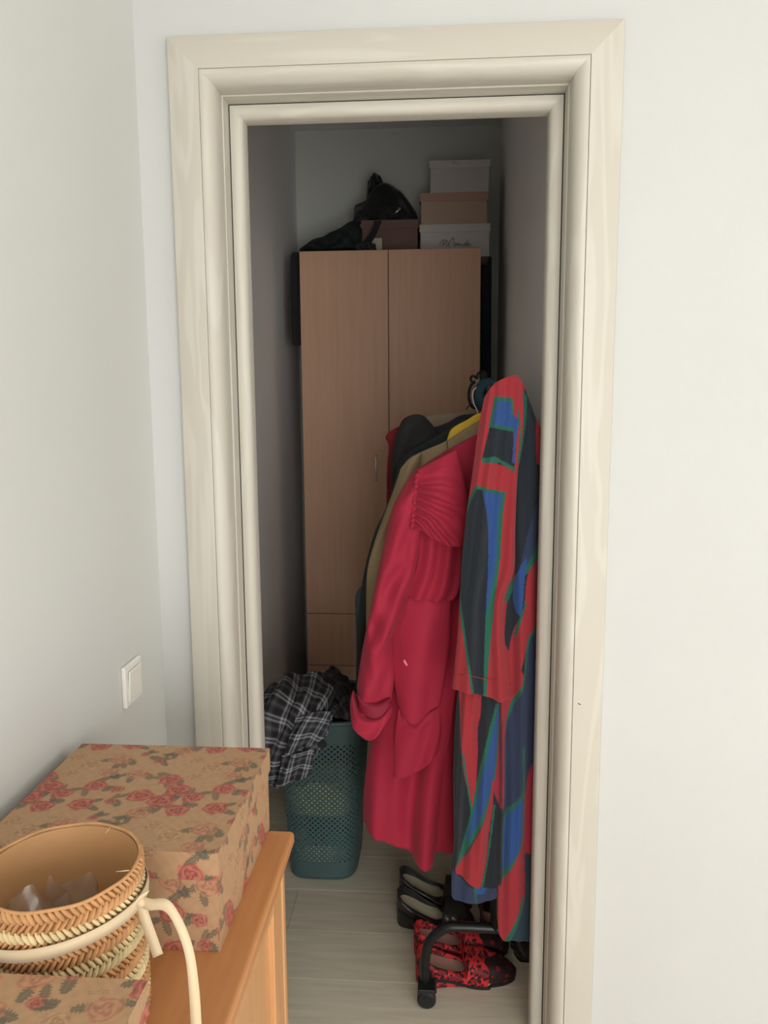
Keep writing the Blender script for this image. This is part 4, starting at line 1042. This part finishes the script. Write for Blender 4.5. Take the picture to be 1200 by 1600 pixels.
stitch_mesh([r_ for r_ in range(rows) if r_ not in creams], 'woven_straw', m_st1)
stitch_mesh(creams, 'woven_straw', m_st2)
bm = bmesh.new(); tube(bm, [((BR-0.0035)*math.cos(a), (BR-0.0035)*math.sin(a), BZh+0.0005+0.0006*math.sin(9*a)) for a in np.linspace(0, 2*PI, 96, endpoint=False)], 0.0019, 8, closed=True); obj('rim', bm, m_st1, wb, True)
# loose straws at the rim
for a, b in (((165, 1302), (172, 1293)), ((181, 1362), (202, 1360))):
    pts = [at(a[0], a[1], 2, DZ+BZh+0.002)-wb.location, (at(a[0], a[1], 2, DZ+BZh+0.004)+at(b[0], b[1], 2, DZ+BZh+0.006))/2-wb.location, at(b[0], b[1], 2, DZ+BZh+0.004)-wb.location]
    tubeobj('loose_straw', catmull(pts, 8), 0.0005, m_st2, wb, 5)
# ribbon band, knot and two tails
def ribstrip(name, pts, wdir, hw, parent, nseg=40, th=0.0008):
    P = catmull(pts, nseg); Wd_ = catmull(wdir, nseg); V = []; F = []
    for p, d in zip(P, Wd_):
        d = Vector(d).normalized()*hw; V += [tuple(Vector(p)-d), tuple(Vector(p)), tuple(Vector(p)+d)]
    for i in range(nseg-1):
        for k in (0, 1): F.append((i*3+k, i*3+k+1, i*3+k+4, i*3+k+3))
    o = pyobj(name, V, F, m_rib, parent, True); s_ = o.modifiers.new('s', 'SOLIDIFY'); s_.thickness = th; s_.offset = 0
    return o
ZR = BZh-0.0445
def rz_of(a):      # the ribbon sits a little higher on the right
    return ZR+0.010*math.cos(a+0.3)
bm = bmesh.new(); A = []
for i in range(120):
    a = 2*PI*i/120; R_ = BR+0.0032
    zc = rz_of(a)
    A.append([bm.verts.new((R_*math.cos(a), R_*math.sin(a), zc-0.0068)), bm.verts.new(((R_+0.0006)*math.cos(a), (R_+0.0006)*math.sin(a), zc)), bm.verts.new((R_*math.cos(a), R_*math.sin(a), zc+0.0068))])
for i in range(120):
    for k in (0, 1): bm.faces.new((A[i][k], A[(i+1) % 120][k], A[(i+1) % 120][k+1], A[i][k+1]))
o = obj('ribbon', bm, m_rib, wb, True); s_ = o.modifiers.new('s', 'SOLIDIFY'); s_.thickness = 0.001; s_.offset = 1
ka = -0.10; K = Vector(((BR+0.006)*math.cos(ka), (BR+0.006)*math.sin(ka), rz_of(ka)+0.001))
bm = bmesh.new(); bmesh.ops.create_icosphere(bm, subdivisions=3, radius=0.0075, matrix=Matrix.Translation(K) @ Matrix.Rotation(0.5, 4, 'Y') @ Matrix.Diagonal((1.0, 0.85, 0.7, 1)))
kn = obj('knot', bm, m_rib, o, True)
ribstrip('ribbon_loop', [K+Vector((-0.006, -0.016, -0.004)), K+Vector((-0.001, -0.006, 0.004)), K+Vector((0.006, 0.002, 0.007))], [(0.1, 0.3, 1), (0.2, 0.2, 1), (0.5, 0, 0.8)], 0.006, o, 16)
ribstrip('ribbon_tail', [K, K+Vector((0.004, -0.004, -0.012)), K+Vector((0.012, -0.008, -0.032)), K+Vector((0.020, -0.010, -0.056))], [(1, 0.2, 0), (1, 0.25, 0.1), (1, 0.3, 0.2), (0.9, 0.3, 0.3)], 0.0055, o, 20)
e1 = at(298, 1592, 2, DZ+0.0015)-wb.location
m1 = at(264, 1418, 1, wb.location.y+K.y-0.012)-wb.location; m2 = at(292, 1475, 1, wb.location.y+K.y-0.022)-wb.location
m3 = at(303, 1545, 1, wb.location.y+K.y-0.030)-wb.location
ribstrip('ribbon_tail', [K, K+Vector((0.012, -0.006, 0.001)), m1, m2, m3, Vector((m3.x+0.002, m3.y-0.004, 0.002))], [(0, 0.4, 1), (0.2, 0.5, 0.8), (0.8, 0.35, 0.35), (1, 0.2, 0.2), (1, 0.15, 0.0), (1, 0.1, 0)], 0.0057, o, 50)
# clear wrap crumpled in the basket
def wrap_mat():
    m = bpy.data.materials.new('clear_wrap'); m.use_nodes = True; N = m.node_tree.nodes; L = m.node_tree.links
    for n in list(N): N.remove(n)
    o_ = N.new('ShaderNodeOutputMaterial'); mx = N.new('ShaderNodeMixShader'); t = N.new('ShaderNodeBsdfTransparent'); g_ = N.new('ShaderNodeBsdfGlossy')
    t.inputs[0].default_value = (0.93, 0.92, 0.90, 1); g_.inputs['Roughness'].default_value = 0.22
    lw = N.new('ShaderNodeLayerWeight'); lw.inputs[0].default_value = 0.35
    ml = N.new('ShaderNodeMath'); ml.operation = 'MULTIPLY_ADD'; ml.inputs[1].default_value = 0.8; ml.inputs[2].default_value = 0.14
    L.new(lw.outputs['Fresnel'], ml.inputs[0]); L.new(ml.outputs[0], mx.inputs[0])
    df = N.new('ShaderNodeBsdfDiffuse'); df.inputs[0].default_value = (0.85, 0.84, 0.82, 1); m2_ = N.new('ShaderNodeMixShader'); m2_.inputs[0].default_value = 0.16
    L.new(t.outputs[0], m2_.inputs[1]); L.new(df.outputs[0], m2_.inputs[2])
    L.new(m2_.outputs[0], mx.inputs[1]); L.new(g_.outputs[0], mx.inputs[2]); L.new(mx.outputs[0], o_.inputs[0]); return m
m_wrap = wrap_mat()
cw = thing('clear_wrap', 'crumpled clear plastic wrap inside the straw basket', 'wrapping', (BXc, BYc, DZ+0.02))
for sd_, (x0, y0), sz in ((1, (-0.03, 0.0), 0.05), (2, (0.02, -0.01), 0.042), (3, (0.0, 0.03), 0.045)):
    g_ = [[Vector((x0+(i-1.5)/1.5*sz*(1-0.25*j/3)+0.012*noise.noise(Vector((i*1.7, j*2.1, sd_))), y0+0.03*noise.noise(Vector((i*1.3, j, sd_*3))), 0.004+j/3*0.125+0.02*noise.noise(Vector((i, j*1.5, sd_*5))))) for i in range(4)] for j in range(4)]
    sheet('wrap_sheet', g_, 26, 26, m_wrap, cw, 0, lambda u, v, s=sd_: 0.010*abs(noise.noise(Vector((u*3, v*3, s*2.0))))+0.004*noise.noise(Vector((u*9, v*9, s))))
tubeobj('wrap_fold', catmull([(-0.035, -0.035, 0.03), (0.0, 0.0, 0.07), (0.028, 0.038, 0.105)], 10), 0.0012, mat('wrap_edge', (236, 232, 224), 0.3), cw, 6)
